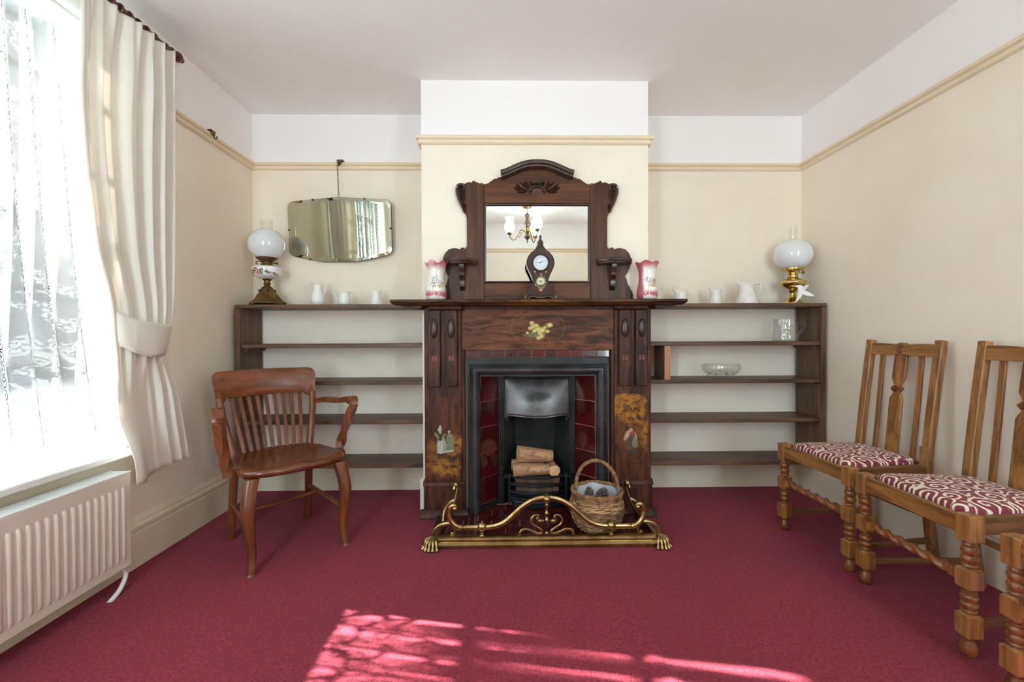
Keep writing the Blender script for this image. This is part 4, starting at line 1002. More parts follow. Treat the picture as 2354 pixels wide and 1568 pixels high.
for s in (-1, 1):
    g.tube([(s*a, 0, z) for a, z in [tuple(v[:2]) for v in crom([(.014, .128, 0), (.026, .118, 0), (.042, .122, 0), (.046, .134, 0), (.038, .144, 0), (.046, .151, 0), (.062, .149, 0), (.076, .13, 0), (.068, .108, 0), (.046, .093, 0), (.027, .08, 0), (.023, .068, 0), (.036, .062, 0), (.06, .069, 0), (.092, .083, 0), (.118, .081, 0), (.131, .068, 0), (.131, .054, 0)], 5)]], .0065, 8)
    g.sphere((s*.032, -.001, .125), .011, 12, 8)
g.sphere((0, 0, .066), (.010, .008, .008), 12, 8); g.build('centre_scroll', BRASS, fe)

# ================================================================== wicker basket of cones
ba = thing('wicker_basket', 'brown wicker basket with hoop handle standing on the hearth', 'basket', (.475, 2.30, .025))
def bk_r(z): return interp([(0, .085), (.01, .098), (.05, .122), (.09, .134), (.125, .136), (.155, .128), (.18, .122), (.195, .124)], z)
wv = G(); rd = random.Random(5); NS = 26
for k in range(32):
    z = .005+k*.00575; r = bk_r(z); ph = pi*(k % 2); pts = []
    for i in range(0, NS*4+1):
        a = 2*pi*i/(NS*4); w = sin(NS/2*a*1.+ph)
        pts.append(((r+.0045*w)*cos(a), (r+.0045*w)*sin(a), z+.0022*sin(5*a+k*1.7)+rd.uniform(-.0012, .0012)))
    wv.mi = 1 if rd.random() < .25 else 0
    wv.tube(pts, .003, 5, False)
wv.mi = 0
wv.build('woven_side', [WICKER, WICKL], ba, smooth=60, kind='stuff')
st = G()
for i in range(NS):
    a = 2*pi*i/NS; st.tube([(bk_r(z)*cos(a)*.995, bk_r(z)*sin(a)*.995, z) for z in [.0, .03, .06, .09, .12, .15, .18, .195]], .0032, 5)
st.build('stake', WICKER, ba, kind='stuff')
rm = G()
for q in range(3):
    rm.tube([((.127+.006*cos(9*a+q*2*pi/3))*cos(a), (.127+.006*cos(9*a+q*2*pi/3))*sin(a), .195+.006*sin(9*a+q*2*pi/3)) for a in [2*pi*i/120 for i in range(121)]], .0055, 6, False)
rm.build('braided_rim', WICKER, ba)
hd = G()
def hpth(f): a = pi*f; return Vector((.112*cos(a), 0, .165+.185*sin(a)**.8))
for q in range(3):
    pts = []
    for i in range(91):
        f = i/90; p = hpth(f); a = f*2*pi*11+q*2*pi/3; rad = Vector((cos(pi*f), 0, sin(pi*f)))
        pts.append(p+rad*(.0055*cos(a))+Vector((0, .0055*sin(a), 0)))
    hd.tube(pts, .0052, 6)
for i in range(14):
    f = rd.uniform(.03, .97); p = hpth(f); d = Vector((rd.uniform(-1, 1), rd.uniform(-1, 1), rd.uniform(-1, 1))).normalized(); hd.tube([p+d*.008, p+d*.014+Vector((.006, 0, .006))], .0013, 4)
hd.build('handle', WICKER, ba, smooth=60, rot=(0, 0, -.35))
ln = G(); ln.grid(lambda u, v: ((.108-.03*(1-v)**2)*(1+.03*sin(14*pi*u+3*v))*cos(2*pi*u), (.108-.03*(1-v)**2)*(1+.03*sin(14*pi*u+3*v))*sin(2*pi*u), .07+.125*v+.004*sin(10*pi*u)), 60, 10); ln.lathe([(0, .07), (.09, .07)], 24, cap=False)
ln.build('plastic_liner', LINER, ba, smooth=80)
G().lathe([(0, 0), (.09, 0), (.09, .008), (0, .008)], 24).build('base', WICKER, ba)
G().lathe([(bk_r(z)*.972, z) for z in (.004, .03, .06, .09, .12, .15, .18, .192)], 40, cap=False).build('inner_wall', WICKER, ba, smooth=80)
def cone(loc, rot, s, label):
    g = G(); 
    for k in range(9):
        z = k*.0075; r = .022*sin(pi*(.15+.8*k/9)); m = 8
        for j in range(m):
            a = 2*pi*(j+.5*(k % 2))/m; d = Vector((cos(a), sin(a), 0)); e = Vector((-sin(a), cos(a), 0)); c = Vector((0, 0, z))
            g.add([c+d*r*.3-e*.005, c+d*r*.3+e*.005, c+d*r+e*.0045+Vector((0, 0, .008)), c+d*r-e*.0045+Vector((0, 0, .008)), c+d*r*.9+Vector((0, 0, .002))], [(0, 1, 2, 3), (0, 3, 4), (1, 4, 2), (2, 4, 3), (0, 4, 1)])
    g.sphere((0, 0, .034), (.01, .01, .034), 8, 6)
    o = g.build('pine_cone', CONE, smooth=0, loc=loc, rot=rot); o.scale = (s, s, s); return tag(o, label, 'pine cone')
cone((.43, 2.265, .152), (1.2, .3, .4), 1.35, 'brown pine cone at the left of the basket')
cone((.475, 2.30, .138), (.7, .2, 2), 1.5, 'largest brown pine cone in the middle of the basket')
cone((.515, 2.26, .142), (1.3, 0, 1.2), 1.3, 'pine cone nearest the front right of the basket')
cone((.455, 2.365, .15), (1.0, .4, 3), 1.3, 'pine cone at the back of the basket')

# ================================================================== wall mirror with chain
wm = thing('wall_mirror', 'frameless wall mirror with angled corners hung on a chain above the left shelves', 'mirror', (-1.082, 2.935, 1.73))
wm.rotation_euler = (R(3.9), 0, -R(3.8))
mo = []
base8 = [(-.345, .12, .03), (-.345, .18, .05), (0, .207, 0), (.345, .18, .05), (.345, -.165, .05), (.115, -.21, 0), (-.115, -.21, 0), (-.345, -.165, .05)]
poly8 = [(-.345, .182), (0, .207), (.345, .182), (.345, -.165), (.115, -.21), (-.115, -.21), (-.345, -.165)]; rad8 = [.045, .0, .045, .045, .01, .01, .045]
for i, (p, r) in enumerate(zip(poly8, rad8)):
    p = Vector(p); a = (Vector(poly8[i-1])-p).normalized(); b = (Vector(poly8[(i+1) % 7])-p).normalized()
    if r < .001: mo.append(tuple(p)); continue
    for k in range(7): q = k/6; p0, p1 = p+a*r, p+b*r; mo.append(tuple((p0*(1-q)+p*q)*(1-q)+(p*(1-q)+p1*q)*q))
n8 = len(mo); inn = [(x*(1-.018/.345), z*(1-.018/.2)) for x, z in mo]
g = G(); g.rings([[(x, .004, z) for x, z in mo], [(x, 0, z) for x, z in mo], [(x, -.0035, z) for x, z in inn]]); g.build('mirror_glass', MIRRORO, wm, smooth=3)
G().prism([(x*1.006, z*1.008) for x, z in mo], .004, .012).build('backing', DARKMET, wm)
for x, z in ((-.175, .195), (.175, .195), (-.345, .0), (.345, .0), (-.21, -.195), (.21, -.195)):
    G().cbox((x*.985, -.003, z*.985), (.012, .006, .010)).build('clip', DARKMET, wm, bevel=.002)
ch = G(); z = .207; k = 0
while z < .43:
    ph = pi/2*(k % 2); ch.tube([(.0045*cos(a)*cos(ph), .0045*cos(a)*sin(ph)+.004, z+.008+.0085*sin(a)) for a in [2*pi*i/12 for i in range(13)]], .0013, 5, False); z += .0135; k += 1
ch.build('chain', DARKMET, wm)
def hook(loc, rz, label):
    t = thing('picture_hook', label, 'hook', loc, rz)
    g = G(); g.prism([(-.02, .012), (.02, .012), (.008, -.018), (-.008, -.018)], -.004, 0); g.bx(-.02, .02, 0, .034, .0095, .012); g.build('plate', BRASSO, t)
    g = G(); g.tube(crom([(0, -.004, -.014), (0, -.006, -.026), (0, -.015, -.034), (0, -.022, -.028), (0, -.022, -.018)], 4), .0028, 8); g.build('hook_end', DARKMET, t)
hook((-1.082, YB-.034, RAIL+.046), 0, 'brass rail hook holding the mirror chain')
hook((XL+.034, 2.5365, RAIL+.046), pi/2, 'small empty brass rail hook on the left wall picture rail')

# ================================================================== oil lamps
def globe(t, z0, r, sq=.93):
    g = G(); pr = [(r*.46, z0)]+[(r*sin(a), z0+r*sq*(1-cos(a))-(r*sq*(1-cos(R(28))))) for a in [R(28+i*6) for i in range(22)]]
    pr = [(rr, z) for rr, z in pr]; g.lathe(pr, 40, cap=False); g.build('globe_shade', MILK, t, smooth=80, solid=.003)
def chimney(t, z0, z1, r):
    g = G(); g.lathe([(r, z0), (r, z1)], 28, cap=False); g.build('glass_chimney', GLASS, t, smooth=80)
lm = thing('oil_lamp', 'old oil lamp with floral china bowl and white globe, left top shelf', 'lamp', (-1.497, 2.822, 1.2225))
# pierced pyramid foot
g = G(); sq = [(.108, .010), (.104, .018), (.09, .026), (.078, .04), (.058, .068), (.046, .082), (.04, .1), (.03, .115), (.018, .124), (.017, .135)]
rings = []
for r, z in sq:
    ring = []
    for j in range(32):
        a = 2*pi*j/32; k = max(abs(cos(a)), abs(sin(a))); f = lerp(1/k, 1, smooth_t((z-.04)/.085))*(.92 if z < .05 else 1); wv_ = (.004*sin(16*a) if z < .02 else 0)
        ring.append((r*f*cos(a), r*f*sin(a), z+wv_))
    rings.append(ring)
g.rings(rings); g.xf(Matrix.Rotation(R(32), 4, 'Z')); fo = g.build('foot', BRASSO, lm, smooth=50)
g = G()
for k in range(4):
    a = pi/4+k*pi/2+R(32); g.sphere((.118*cos(a), .118*sin(a), .009), (.014, .014, .009), 10, 6)
g.build('corner_foot', BRASSB, fo)
g = G()
for k in range(8): a = k*pi/4+R(32); g.sphere((.043*cos(a), .043*sin(a), .092), (.007, .007, .011), 8, 6)
g.build('piercing', INK, fo)
g = G(); g.lathe([(.017, .13), (.022, .138), (.017, .146), (.018, .156), (.026, .163), (.03, .168)], 24); g.build('stem', BRASSO, lm)
def font_mat():
    t = NT('floral_china'); p = t.obj(); w = t.wobble(p, 50, .02); col = lin((236, 234, 230))
    c2 = t.mix(t.noise(p, 9, 2), lin((238, 236, 232)), lin((230, 227, 223)))
    for c, r, k in [((-.032, -.075, .215), (.02, .05, .018), (158, 48, 46)), ((-.018, -.08, .205), (.016, .05, .014), (182, 70, 50)), ((-.045, -.07, .206), (.012, .05, .014), (140, 40, 44)), ((-.06, -.06, .2), (.012, .04, .02), (78, 92, 66)), ((.003, -.08, .205), (.013, .05, .016), (70, 98, 72)), ((.012, -.08, .215), (.01, .05, .01), (70, 98, 72)), ((.034, -.07, .21), (.012, .05, .007), (96, 92, 110)), ((.05, -.06, .2), (.016, .05, .005), (96, 92, 110)), ((.07, -.04, .195), (.008, .05, .01), (70, 80, 66)), ((-.026, -.08, .2), (.006, .05, .006), (216, 180, 90))]:
        c2 = t.mix(t.math('MULTIPLY', t.blob(w, c, r, .3), t.step(t.noise(p, 130, 2), .34, .5)), c2, lin(k))
    t.set(color=c2, rough=.12, coat=.5); return t.m
g = G(); g.lathe([(.02, .165), (.04, .17), (.062, .178), (.078, .188), (.082, .196), (.087, .232), (.085, .24), (.07, .246), (.04, .25), (.03, .25)], 40, rf=lambda a, z: 1); g.build('china_font', font_mat(), lm)
g = G(); g.lathe([(.034, .248), (.036, .256), (.03, .262), (.031, .272), (.036, .278), (.045, .284), (.062, .296), (.064, .300), (.058, .302), (.04, .30)], 28); bu = g.build('burner', BRASSO, lm)
g = G(); g.tube([(.034, 0, .268), (.064, 0, .266)], .003, 8); g.lathe([(.003, 0), (.009, .001), (.009, .006), (.003, .007)], 12, (.06, 0, .266), axis='x'); g.lathe([(.003, 0), (.007, .001), (.007, .004), (.003, .005)], 12, (.045, 0, .266), axis='x'); g.build('wick_key', BRASSO, bu)
g = G(); g.tube(crom([(-.034, 0, .275), (-.055, 0, .28), (-.068, 0, .275), (-.066, 0, .264), (-.058, 0, .266)], 4), .003, 6); g.build('gallery_hook', BRASSO, bu)
globe(lm, .298, .106); chimney(lm, .30, .54, .034)
lr = thing('oil_lamp', 'shiny brass oil lamp with white globe, right top shelf', 'lamp', (1.860, 2.842, 1.2225))
g = G(); g.lathe([(.066, 0), (.067, .004), (.06, .012), (.05, .022), (.036, .034), (.024, .048), (.019, .062), (.02, .076), (.027, .088), (.022, .092), (.03, .1)], 36); g.build('foot', BRASSB, lr, smooth=50)
g = G(); g.lathe([(.028, .098), (.038, .104), (.06, .114), (.072, .124), (.078, .135), (.078, .142), (.072, .152), (.056, .160), (.036, .166), (.03, .176)], 36); g.build('font', BRASSB, lr, smooth=60)
g = G(); g.lathe([(.028, .172), (.03, .186), (.026, .192), (.03, .2), (.036, .208), (.04, .216), (.06, .220), (.064, .224), (.064, .232), (.056, .236), (.04, .236)], 32); bu = g.build('burner', BRASSB, lr)
g = G(); g.tube([(.03, -.012, .203), (.052, -.02, .203)], .003, 8); g.sphere((.054, -.021, .203), (.005, .009, .009), 10, 8); g.build('wick_key', BRASSO, bu)
globe(lr, .232, .111, .9); chimney(lr, .24, .50, .0235)
# white bird ornament hanging by a thread from the lamp key
bi = thing('bird_ornament', 'white paper-thin hummingbird ornament hanging by a thread from the brass lamp', 'ornament', (1.868, 2.765, 1.268))
def pl(pts, yb=0, th=.004):
    return G().prism(pts, yb-th/2, yb+th/2)
pl([(tuple(v)[0], tuple(v)[1]) for v in crom([(-.045, -.045, 0), (-.03, .0, 0), (-.022, .03, 0), (-.028, .055, 0), (-.05, .062, 0), (-.022, .072, 0), (.0, .066, 0), (.008, .045, 0), (.004, .015, 0), (-.015, -.015, 0), (-.045, -.045, 0)], 4)[:-1]], 0, .007).build('body', BISQUE, bi, bevel=.002)
for i, pts in enumerate(([(.0, .03), (.006, .058), (.03, .072), (.055, .076), (.06, .07), (.045, .054), (.02, .036)], [(.002, .034), (.02, .036), (.05, .018), (.068, .004), (.066, 0), (.04, .0), (.012, .008), (.0, .02)])):
    g = pl(pts); g.xf(Matrix.Rotation((.35, -.25)[i], 4, 'Z')); g.build('wing', BISQUE, bi, bevel=.001)
g = G(); g.tube([(.0, .0, .062), (.004, .03, .10), (.012, .045, .150)], .0006, 5); g.build('thread', BISQUE, bi)

# ================================================================== jugs
def jug(loc, rz, label, prof, m, spout=.02, lift=.01, handle=None, hr=.004, flute=0, cat='jug', th=.003, name='jug'):
    t = thing(name, label, cat, loc, rz); zt = prof[-1][1]; z0 = zt*.62
    def rf(a, z):
        k = smooth_t((z-z0)/(zt-z0)); d = math.exp(-(((a-pi+pi) % (2*pi)-pi)/.42)**2)
        return 1+k*spout*d/max(.01, prof[-1][0])+(flute*cos(14*a)*(1-k) if flute else 0)
    def zf(a, z):
        k = smooth_t((z-z0)/(zt-z0)); d = math.exp(-(((a-pi+pi) % (2*pi)-pi)/.5)**2); e = math.exp(-(((a+pi) % (2*pi)-pi)/.6)**2)
        return k*(lift*d+lift*.5*e)
    # spout points along -x after the final turn
    g = G(); g.lathe([(.0, prof[0][1])]+prof, 40, rf=rf, zf=zf, cap=False)
    g.build('body', m, t, smooth=70, solid=th)
    h = G(); pts = crom(handle, 5); h.tube(pts, [hr*(1.15-.35*abs(2*i/(len(pts)-1)-1)) for i in range(len(pts))], 8, ell=1.3); h.build('handle', m, t)
    return t
ZS = 1.2225
jug((-1.185, 2.83, ZS), 0, 'tall slender white china jug, nearest the floral lamp', [(.028, 0), (.031, .004), (.04, .018), (.043, .035), (.040, .055), (.034, .08), (.0275, .1), (.025, .115), (.027, .132)], PORC, .022, .014, [(.026, 0, .122), (.034, 0, .13), (.045, 0, .13), (.052, 0, .118), (.048, 0, .095), (.041, 0, .07), (.039, 0, .058)], .0035)
jug((-1.018, 2.83, ZS), 0, 'low wide white china jug, middle of the three on the left shelf', [(.028, 0), (.03, .003), (.034, .018), (.035, .036), (.031, .056), (.028, .066), (.034, .08)], PORC, .028, .016, [(.032, 0, .078), (.045, 0, .083), (.056, 0, .085), (.057, 0, .068), (.05, 0, .045), (.042, 0, .022), (.035, 0, .016)], .0032)
jug((-.818, 2.83, ZS), 0, 'small pear-shaped white china jug near the mantel shelf, left side', [(.038, 0), (.04, .004), (.039, .014), (.033, .035), (.026, .055), (.023, .068), (.0255, .088)], PORC, .02, .016, [(.024, 0, .082), (.034, 0, .09), (.043, 0, .088), (.043, 0, .07), (.034, 0, .05), (.028, 0, .044)], .003)
jug((1.125, 2.83, ZS), 0, 'small plain white china jug half hidden behind the right end of the mantel', [(.03, 0), (.033, .004), (.036, .02), (.035, .045), (.031, .066), (.034, .088)], PORC, .016, .016, [(.032, 0, .08), (.044, 0, .084), (.048, 0, .066), (.043, 0, .04), (.034, 0, .028)], .003)
jug((1.350, 2.83, ZS), 0, 'small embossed white china jug, middle of the right top shelf', [(.034, 0), (.036, .004), (.035, .02), (.031, .05), (.0275, .072), (.031, .094)], EMBOSS, .014, .012, [(.028, 0, .088), (.04, 0, .092), (.044, 0, .075), (.036, 0, .05), (.03, 0, .044)], .003)
jug((1.553, 2.83, ZS), 0, 'large fluted white china jug beside the brass lamp', [(.066, 0), (.069, .006), (.066, .02), (.056, .045), (.046, .075), (.042, .1), (.041, .12), (.043, .135)], EMBOSS, .024, .008, [(.041, 0, .128), (.06, 0, .133), (.084, 0, .134), (.088, 0, .115), (.084, 0, .085), (.066, 0, .066), (.057, 0, .058)], .0045, flute=.025)
jug((1.795, 2.81, .985), 0, 'clear cut glass jug on the second right shelf', [(.066, .001), (.071, .003), (.0725, .012), (.071, .05), (.066, .09), (.063, .125), (.064, .142)], CUTGLASS, .022, .004, [(.062, 0, .128), (.08, 0, .143), (.104, 0, .142), (.12, 0, .122), (.117, 0, .095), (.098, 0, .06), (.072, 0, .04)], .0075, name='glass_jug', th=0)
bw = thing('glass_bowl', 'oval cut glass bowl on small feet on the third right shelf', 'bowl', (1.385, 2.82, .751))
g = G(); g.lathe([(.0, .022), (.07, .022), (.098, .032), (.117, .052), (.122, .066), (.118, .082), (.112, .092)], 56, rf=lambda a, z: 1+.018*cos(18*a), zf=lambda a, z: (.0025*cos(18*a) if z > .09 else 0), cap=False)
g.xf(Matrix.Diagonal((1, .66, 1, 1))); g.build('body', CUTGLASS, bw, smooth=50)
for x, y in ((-.06, -.05), (.06, -.05), (-.06, .05), (.06, .05)):
    g = G(); g.tube(crom([(x*.9, y*.8, .03), (x, y, .022), (x*1.08, y*1.1, .008), (x*1.2, y*1.2, .004)], 4), [.007]*4+[.006]*5+[.008]*4, 8); g.build('foot', CUTGLASS, bw)
g = G(); g.mi = 0; g.bx(-.045, .031, -.1, .098, 0, .21); blk = thing('wooden_block', 'upright wooden board end with orange front edge on the third right shelf', 'board', (1.012, 2.84, .7515), R(-4))
G().bx(-.018, .018, -.11, .125, 0, .2085).build('board', BLOCKW, blk, bevel=.002); G().bx(-.018, .018, -.114, -.110, 0, .2085).build('edge_strip', BLOCKO, blk)

# ================================================================== red armchair
ac = thing('armchair', 'reddish wooden open armchair with slatted back by the left alcove', 'chair', (-1.10, 2.22, 0), R(42.9))
def seat_out(n=64):
    pts = []
    for i in range(n):
        a = 2*pi*i/n; c, s_ = cos(a), sin(a); p = 3.6
        r = (abs(c)**p+abs(s_)**p)**(-1/p); x, y = r*c, r*s_
        x *= lerp(.252, .205, (y+1)/2); y = y*.232-.012-.012*(1-(x/.25)**2 if y < 0 else 0)
        pts.append((x, y))
    return pts
so_ = seat_out(); g = G(); rings = []
def saddle(x, y): return -.014*math.exp(-((abs(x)-.1)/.085)**2)*math.exp(-((y-.02)/.16)**2)+.006*math.exp(-(x/.03)**2)*math.exp(-((y+.2)/.1)**2)
for z, k in ((.408, .90), (.412, .965), (.422, 1.), (.434, 1.), (.442, .98), (.4455, .94)): rings.append([(x*k, y*k, z+(saddle(x*k, y*k) if z > .43 else 0)) for x, y in so_])
for k in (.8, .6, .4, .2, .05): rings.append([(x*k, y*k, .4455+saddle(x*k, y*k)) for x, y in so_])
g.rings(rings); g.build('seat', RMY, ac, smooth=60)
def sqtube(path, w, d, rot=None):
    g = G(); P_ = crom(path, 5); n = len(P_); ws = [interp(w, i/(n-1)) for i in range(n)]; ds = [interp(d, i/(n-1)) for i in range(n)]
    rings = []
    for i, p in enumerate(P_):
        ring = []
        for j in range(12):
            a = 2*pi*(j+.5)/12; c, s_ = cos(a), sin(a); r = (abs(c)**4+abs(s_)**4)**-.25
            ring.append((p.x+ws[i]/2*r*c, p.y+ds[i]/2*r*s_, p.z))
        rings.append(ring)
    return g.rings(rings)
for s in (-1, 1):
    sqtube([(s*.192, -.188, .41), (s*.205, -.2, .35), (s*.214, -.212, .27), (s*.208, -.21, .17), (s*.2, -.21, .08), (s*.207, -.222, .02), (s*.21, -.225, 0)], [(0, .062), (.3, .054), (.7, .034), (.9, .032), (1, .038)], [(0, .062), (.3, .054), (.7, .034), (.9, .032), (1, .038)]).build('front_leg', RMZ, ac, smooth=60)
    sqtube([(s*.178, .18, .42), (s*.182, .2, .28), (s*.186, .22, .12), (s*.188, .24, 0)], [(0, .04), (1, .032)], [(0, .044), (1, .036)]).build('rear_leg', RMZ, ac, smooth=60)
    sqtube([(s*.182, .185, .42), (s*.2, .205, .52), (s*.219, .236, .63), (s*.228, .262, .718)], [(0, .034), (1, .032)], [(0, .036), (1, .03)]).build('back_post', RMZ, ac, smooth=60)
    pa = crom([(s*.238, .225, .662), (s*.262, .15, .674), (s*.285, .06, .676), (s*.298, -.02, .685), (s*.3, -.075, .695), (s*.302, -.108, .690), (s*.3, -.118, .668), (s*.292, -.098, .62), (s*.28, -.07, .55), (s*.268, -.052, .49), (s*.258, -.048, .44), (s*.258, -.048, .395)], 5)
    n = len(pa); g = G(); g.bar([tuple(p) for p in pa], [interp([(0, .03), (.28, .045), (.4, .05), (.52, .04), (.75, .036), (1, .036)], i/(n-1)) for i in range(n)], [interp([(0, .028), (.25, .024), (.42, .036), (.55, .036), (.8, .036), (1, .044)], i/(n-1)) for i in range(n)], (s*.01, -.2, 1)); g.build('arm', RMZ, ac, bevel=.007, smooth=60)
    g = G(); g.tube([(s*.2, -.2, .185), (s*.192, .03, .19), (s*.184, .21, .195)], .011, 10, ell=1.2); g.build('side_stretcher', RMX, ac)
g = G(); g.tube(crom([(-.19, .03, .19), (-.1, .05, .19), (0, .058, .19), (.1, .07, .19), (.188, .09, .19)], 4), .011, 10, ell=1.2); g.build('cross_stretcher', RMX, ac)
g = G()
def crest(u, z):
    x = lerp(-.256, .256, u); q = (z-.69)/.16
    return x, .268+.05*(1-(x/.256)**2)+.03*q
rings = []
NU = 28
for i in range(NU+1):
    u = .5-.5*cos(pi*(.06+.94*0)) if 0 else .5-.5*cos(pi*i/NU); xx = abs(2*u-1)
    zt = .852-.004*xx-(.036*(1-sqrt(max(0, 1-((xx-.86)/.14)**2))) if xx > .86 else 0); zb = .712-(.018*smooth_t((xx-.80)/.06))+.02*smooth_t((xx-.93)/.07)
    wd = 1+.0*xx; ring = []
    for z, dy in ((zb, -.012), (zb+.004, -.015), (lerp(zb, zt, .5), -.016), (zt-.008, -.014), (zt, -.006), (zt, .008), (zt-.008, .014), (zb+.004, .012), (zb, .008)):
        x, y = crest(u, z); x *= lerp(.93, 1.0, (z-.69)/.16); ring.append((x, y+dy, z))
    rings.append(ring)
g.rings(rings); g.build('crest_rail', RMX, ac, smooth=50)
sl_ = None
for k in range(9):
    f = (k-4)/4; x0, x1 = f*.135, f*.172; yb0 = .19-.012*f*f; yt = .272+.05*(1-(x1/.268)**2)+.004
    g = G(); g.bar([tuple(p) for p in crom([(x0, yb0, .43), (lerp(x0, x1, .5), lerp(yb0, yt, .42), .57), (x1, yt, .722)], 4)], .019, .009, (0, -1, .2)); g.build('slat', RMZ, ac, bevel=.002)

# ================================================================== dining chairs
dc = thing('dining_chair', 'oak dining chair with red scroll-pattern seat, farthest back along the right wall', 'chair', (1.684, 2.112, 0), -pi/2+R(3), 'oak dining chairs along the right wall')
BEAD = [(.0155, 0), (.0155, .005), (.021, .009), (.0205, .013), (.0165, .016), (.020, .022), (.023, .031), (.020, .040), (.0165, .043), (.020, .049), (.023, .058), (.020, .066), (.016, .070), (.0195, .073), (.0195, .077), (.015, .081), (.015, .086)]
for s in (-1, 1):
    x, y = s*.2085, -.2
    g = G(); g.chbox((x, y, .4125), (.047, .047, .085), .003)
    fl_ = g.build('front_leg', OAKZ, dc, smooth=20)
    for z0, hgt in ((.282, .088), (.138, .077)): G().lathe([(r, z0+z*hgt/.086) for r, z in BEAD], 20, (x, y, 0)).build('turning', OAKT, fl_, smooth=50)
    for z0, z1 in ((.214, .284), (.061, .139)):
        g = G(); g.chbox((x, y, (z0+z1)/2), (.047, .047, z1-z0), .007); g.build('turning_block', OAKZ, fl_, smooth=20)
    g = G(); g.lathe([(.013, 0), (.019, .004), (.0225, .016), (.022, .03), (.017, .044), (.015, .052), (.018, .056), (.018, .062)], 20, (x, y, 0)); g.build('bun_foot', OAKT, fl_, smooth=50)
    pst = [(s*.172, .236, 0), (s*.173, .212, .14), (s*.174, .196, .28), (s*.175, .19, .42), (s*.175, .196, .52), (s*.176, .222, .75), (s*.177, .254, 1.0)]
    g = G(); g.bar([tuple(p) for p in crom(pst, 5)], .036, .030, (0, -1, 0)); g.build('back_post', OAKZ, dc, bevel=.004)
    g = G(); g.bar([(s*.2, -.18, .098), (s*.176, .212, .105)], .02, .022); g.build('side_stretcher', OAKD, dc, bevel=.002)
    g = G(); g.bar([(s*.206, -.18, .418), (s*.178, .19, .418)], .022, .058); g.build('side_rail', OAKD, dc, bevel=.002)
    # narrow outer slat of the back
    g = G(); g.bar([(s*.098, .2, .455), (s*.1, .225, .71), (s*.1, .244, .93)], .023, .011, (0, -1, 0)); g.build('narrow_slat', OAKZ, dc, bevel=.002)
G().bx(-.19, .19, -.219, -.196, .388, .446).build('front_rail', OAKX, dc, bevel=.002)
G().bx(-.16, .16, .18, .2, .395, .452).build('rear_rail', OAKX, dc, bevel=.002)
G().bx(-.16, .16, .195, .215, .2, .222).build('rear_stretcher', OAKX, dc, bevel=.002)
# drop-in seat
g = G(); rings = []
def trap(k, dz): return [(sx*lerp(.19, .152, (yy+1)/2)*k, lerp(-.188, .176, (yy+1)/2)*1., dz) for sx, yy in ()]
def seatr(k):
    pts = []
    for i in range(48):
        a = 2*pi*i/48; c, s_ = cos(a), sin(a); r = (abs(c)**9+abs(s_)**9)**(-1/9); X, Y = r*c*k, r*s_*k
        pts.append((X*lerp(.196, .158, (Y+1)/2), -.006+Y*.183))
    return pts
for k, z in ((1., .44), (1., .452), (.985, .459), (.94, .465), (.85, .470), (.65, .475), (.4, .478), (.15, .479)): rings.append([(x, y, z) for x, y in seatr(k)])
g.rings(rings); g.build('seat_pad', SEATFAB, dc, smooth=60)
def rake(x, z): return .196+(.254-.196)*((z-.52)/.48)**1.15 if z > .52 else .192
# top rail with carved centre
g = G(); up_ = [(-.16, .925), (-.16, .982), (-.12, .984), (-.045, .981), (-.022, .974), (-.022, .982), (-.012, .987), (.012, .987), (.022, .982), (.022, .974), (.045, .981), (.12, .984), (.16, .982), (.16, .925), (.05, .925), (.028, .930), (-.028, .930), (-.05, .925)]
def back_prism(pts, t0, t1): 
    g = G(); g.prism(pts, 0, 1); g.v = [(x, rake(x, z)+lerp(t0, t1, y), z) for x, y, z in g.v]; return g
trl = back_prism(up_, -.013, .008).build('top_rail', OAKX, dc, bevel=.002)
dm = lambda x, z, a, b, t: back_prism([(x-a, z), (x, z-b), (x+a, z), (x, z+b)], -.013-t, -.010)
for z in (.970, .947): dm(0, z, .014, .0125, .006).build('carved_diamond', OAKT, trl); dm(0, z, .006, .0055, .009).build('carved_diamond', OAKT, trl)
sp_ = back_prism([(-.0325, .455), (.0325, .455), (.0325, .715), (.012, .752), (-.012, .752), (-.0325, .715)], -.006, .007).build('splat', OAKZ, dc, bevel=.003)
back_prism([(-.012, .775), (.012, .775), (.0325, .812), (.0325, .932), (-.0325, .932), (-.0325, .812)], -.006, .007).build('upper_splat', OAKZ, sp_, bevel=.003)
for x in (-.0155, .0155):
    back_prism([(x-.0165, .764), (x, .748), (x+.0165, .764), (x, .780)], -.008, .006).build('waist_diamond', OAKT, sp_, bevel=.001)
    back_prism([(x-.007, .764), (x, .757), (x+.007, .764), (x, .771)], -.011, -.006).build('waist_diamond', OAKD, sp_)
# barley twist stretcher
g = G(); n = 84; rings = []
for i in range(n+1):
    u = i/n; x = lerp(-.185, .185, u); e = min(1, min(u, 1-u)/.1); ring = []
    for j in range(24):
        a = 2*pi*j/24; r = .0142+e*.0052*cos(2*(a-u*2*pi*3.2))
        if e < .35: r = .0125
        ring.append((x, -.2+r*cos(a), .250+r*sin(a)))
    rings.append(ring)
g.rings(rings); tw = g.build('twist_stretcher', OAKTX, dc, smooth=80)
for s in (-1, 1):
    g = G(); g.chbox((s*.172, -.2, .25), (.04, .034, .034), .004); g.build('stretcher_block', OAKZ, tw, smooth=20); g = G(); g.lathe([(.012, -.006), (.017, -.004), (.017, .004), (.012, .006)], 16, (s*.147, -.2, .25), axis='x'); g.build('ring', OAKTX, tw)
d2 = dup(dc, (1.684, 1.589, 0), -pi/2-R(1), 'oak dining chair with red scroll-pattern seat, second along the right wall')
d3 = dup(dc, (1.662, 1.03, 0), -pi/2+R(2), 'oak dining chair nearest the camera, mostly out of frame at right')
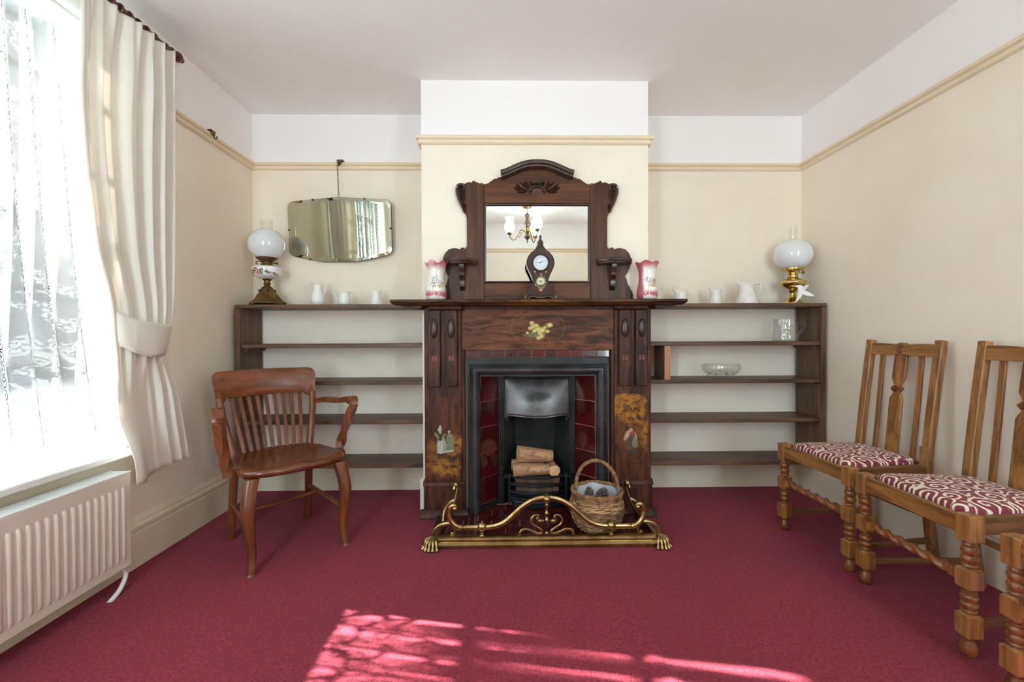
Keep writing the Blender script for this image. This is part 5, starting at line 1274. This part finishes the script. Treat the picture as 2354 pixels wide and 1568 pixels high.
# pale repair block on the first chair's rear corner
G().bx(.178, .196, .150, .172, .44, .53).build('repair_block', OAKZ, dc, bevel=.0015)

# ================================================================== chandelier (seen in the overmantel glass)
FILL_BULB = 1.7  # power of the bulb light added as low room fill; shades are otherwise unlit
cd = thing('chandelier', 'three-arm wood and brass chandelier with frosted shades, reflected in the overmantel mirror', 'chandelier', (.2565, .0815, H))
CW = wood('chandelier_wood', (70, 46, 38), (110, 78, 62), 'z', 1, .3, .4); CBR = mat('chandelier_brass', (150, 120, 70), (120, 92, 52), 20, .3, .9)
G().lathe([(.055, -.0), (.055, -.012), (.045, -.026), (.012, -.032), (.006, -.04)], 28).build('ceiling_rose', CBR, cd)
g = G()
for k in range(4): ph = pi/2*(k % 2); g.tube([(.008*cos(a)*cos(ph), .008*cos(a)*sin(ph), -.05-.012*k+.009*sin(a)) for a in [2*pi*i/12 for i in range(13)]], .002, 5, False)
g.build('chain', CBR, cd)
G().lathe([(.004, -.085), (.012, -.09), (.022, -.1), (.03, -.112), (.026, -.124), (.018, -.14), (.019, -.165), (.028, -.19), (.034, -.215), (.03, -.24), (.022, -.252)], 24).build('turned_body', CW, cd)
G().lathe([(.024, -.25), (.028, -.256), (.026, -.27), (.032, -.285), (.032, -.3), (.024, -.316), (.026, -.324)], 24).build('hub', CBR, cd)
G().lathe([(.02, -.322), (.034, -.34), (.036, -.355), (.028, -.372), (.012, -.384), (.006, -.392), (.005, -.42), (.001, -.43)], 24).build('pendant', CW, cd)
for k in range(3):
    a = R(60+120*k); M_ = Matrix.Rotation(a, 4, 'Z')
    g = G(); g.tube(crom([(.03, 0, -.3), (.055, 0, -.278), (.085, 0, -.285), (.105, 0, -.325), (.135, 0, -.378), (.17, 0, -.385), (.196, 0, -.355), (.2, 0, -.325)], 6), .0055, 8); g.tube(crom([(.1, 0, -.37), (.085, 0, -.345), (.07, 0, -.33), (.066, 0, -.312), (.076, 0, -.305), (.084, 0, -.314)], 5), .0035, 6); g.xf(M_)
    ar = g.build('arm', CBR, cd)
    g = G(); g.lathe([(.012, -.335), (.026, -.325), (.028, -.305), (.02, -.3)], 18, (.2, 0, 0)); g.xf(M_); g.build('lamp_cup', CBR, ar)
    g = G(); g.lathe([(.026, -.31), (.05, -.285), (.06, -.25), (.055, -.215), (.042, -.185), (.04, -.165), (.054, -.13)], 36, (.2, 0, 0), rf=lambda a, z: 1+.06*cos(8*a)*smooth_t((z+.18)/.05), cap=False); g.xf(M_); g.build('glass_shade', FROST, ar, smooth=80)
    bl = bpy.data.lights.new('fill_bulb', 'POINT'); bl.energy = FILL_BULB; bl.shadow_soft_size = .028; bl.color = (.84, .97, 1)
    bo = bpy.data.objects.new('fill_bulb', bl); COL.objects.link(bo); bo.parent = ar; bo.location = (.2*cos(a), .2*sin(a), -.235)

# repeats of a kind share a group phrase
GROUPS = {'jug': 'white china jugs along the top shelves', 'vase': 'pink vases on the mantel shelf', 'log': 'logs in the fire grate', 'pine_cone': 'pine cones in the wicker basket',
          'oil_lamp': 'oil lamps on the top shelves', 'shelving_unit': 'shelving units in the alcoves', 'picture_hook': 'hooks on the picture rail', 'curtain': 'cream curtains at the window',
          'dining_chair': 'oak dining chairs along the right wall'}
for o in COL.objects:
    k = o.name.split('.')[0]
    if o.parent is None and k in GROUPS and 'label' in o: o['group'] = GROUPS[k]
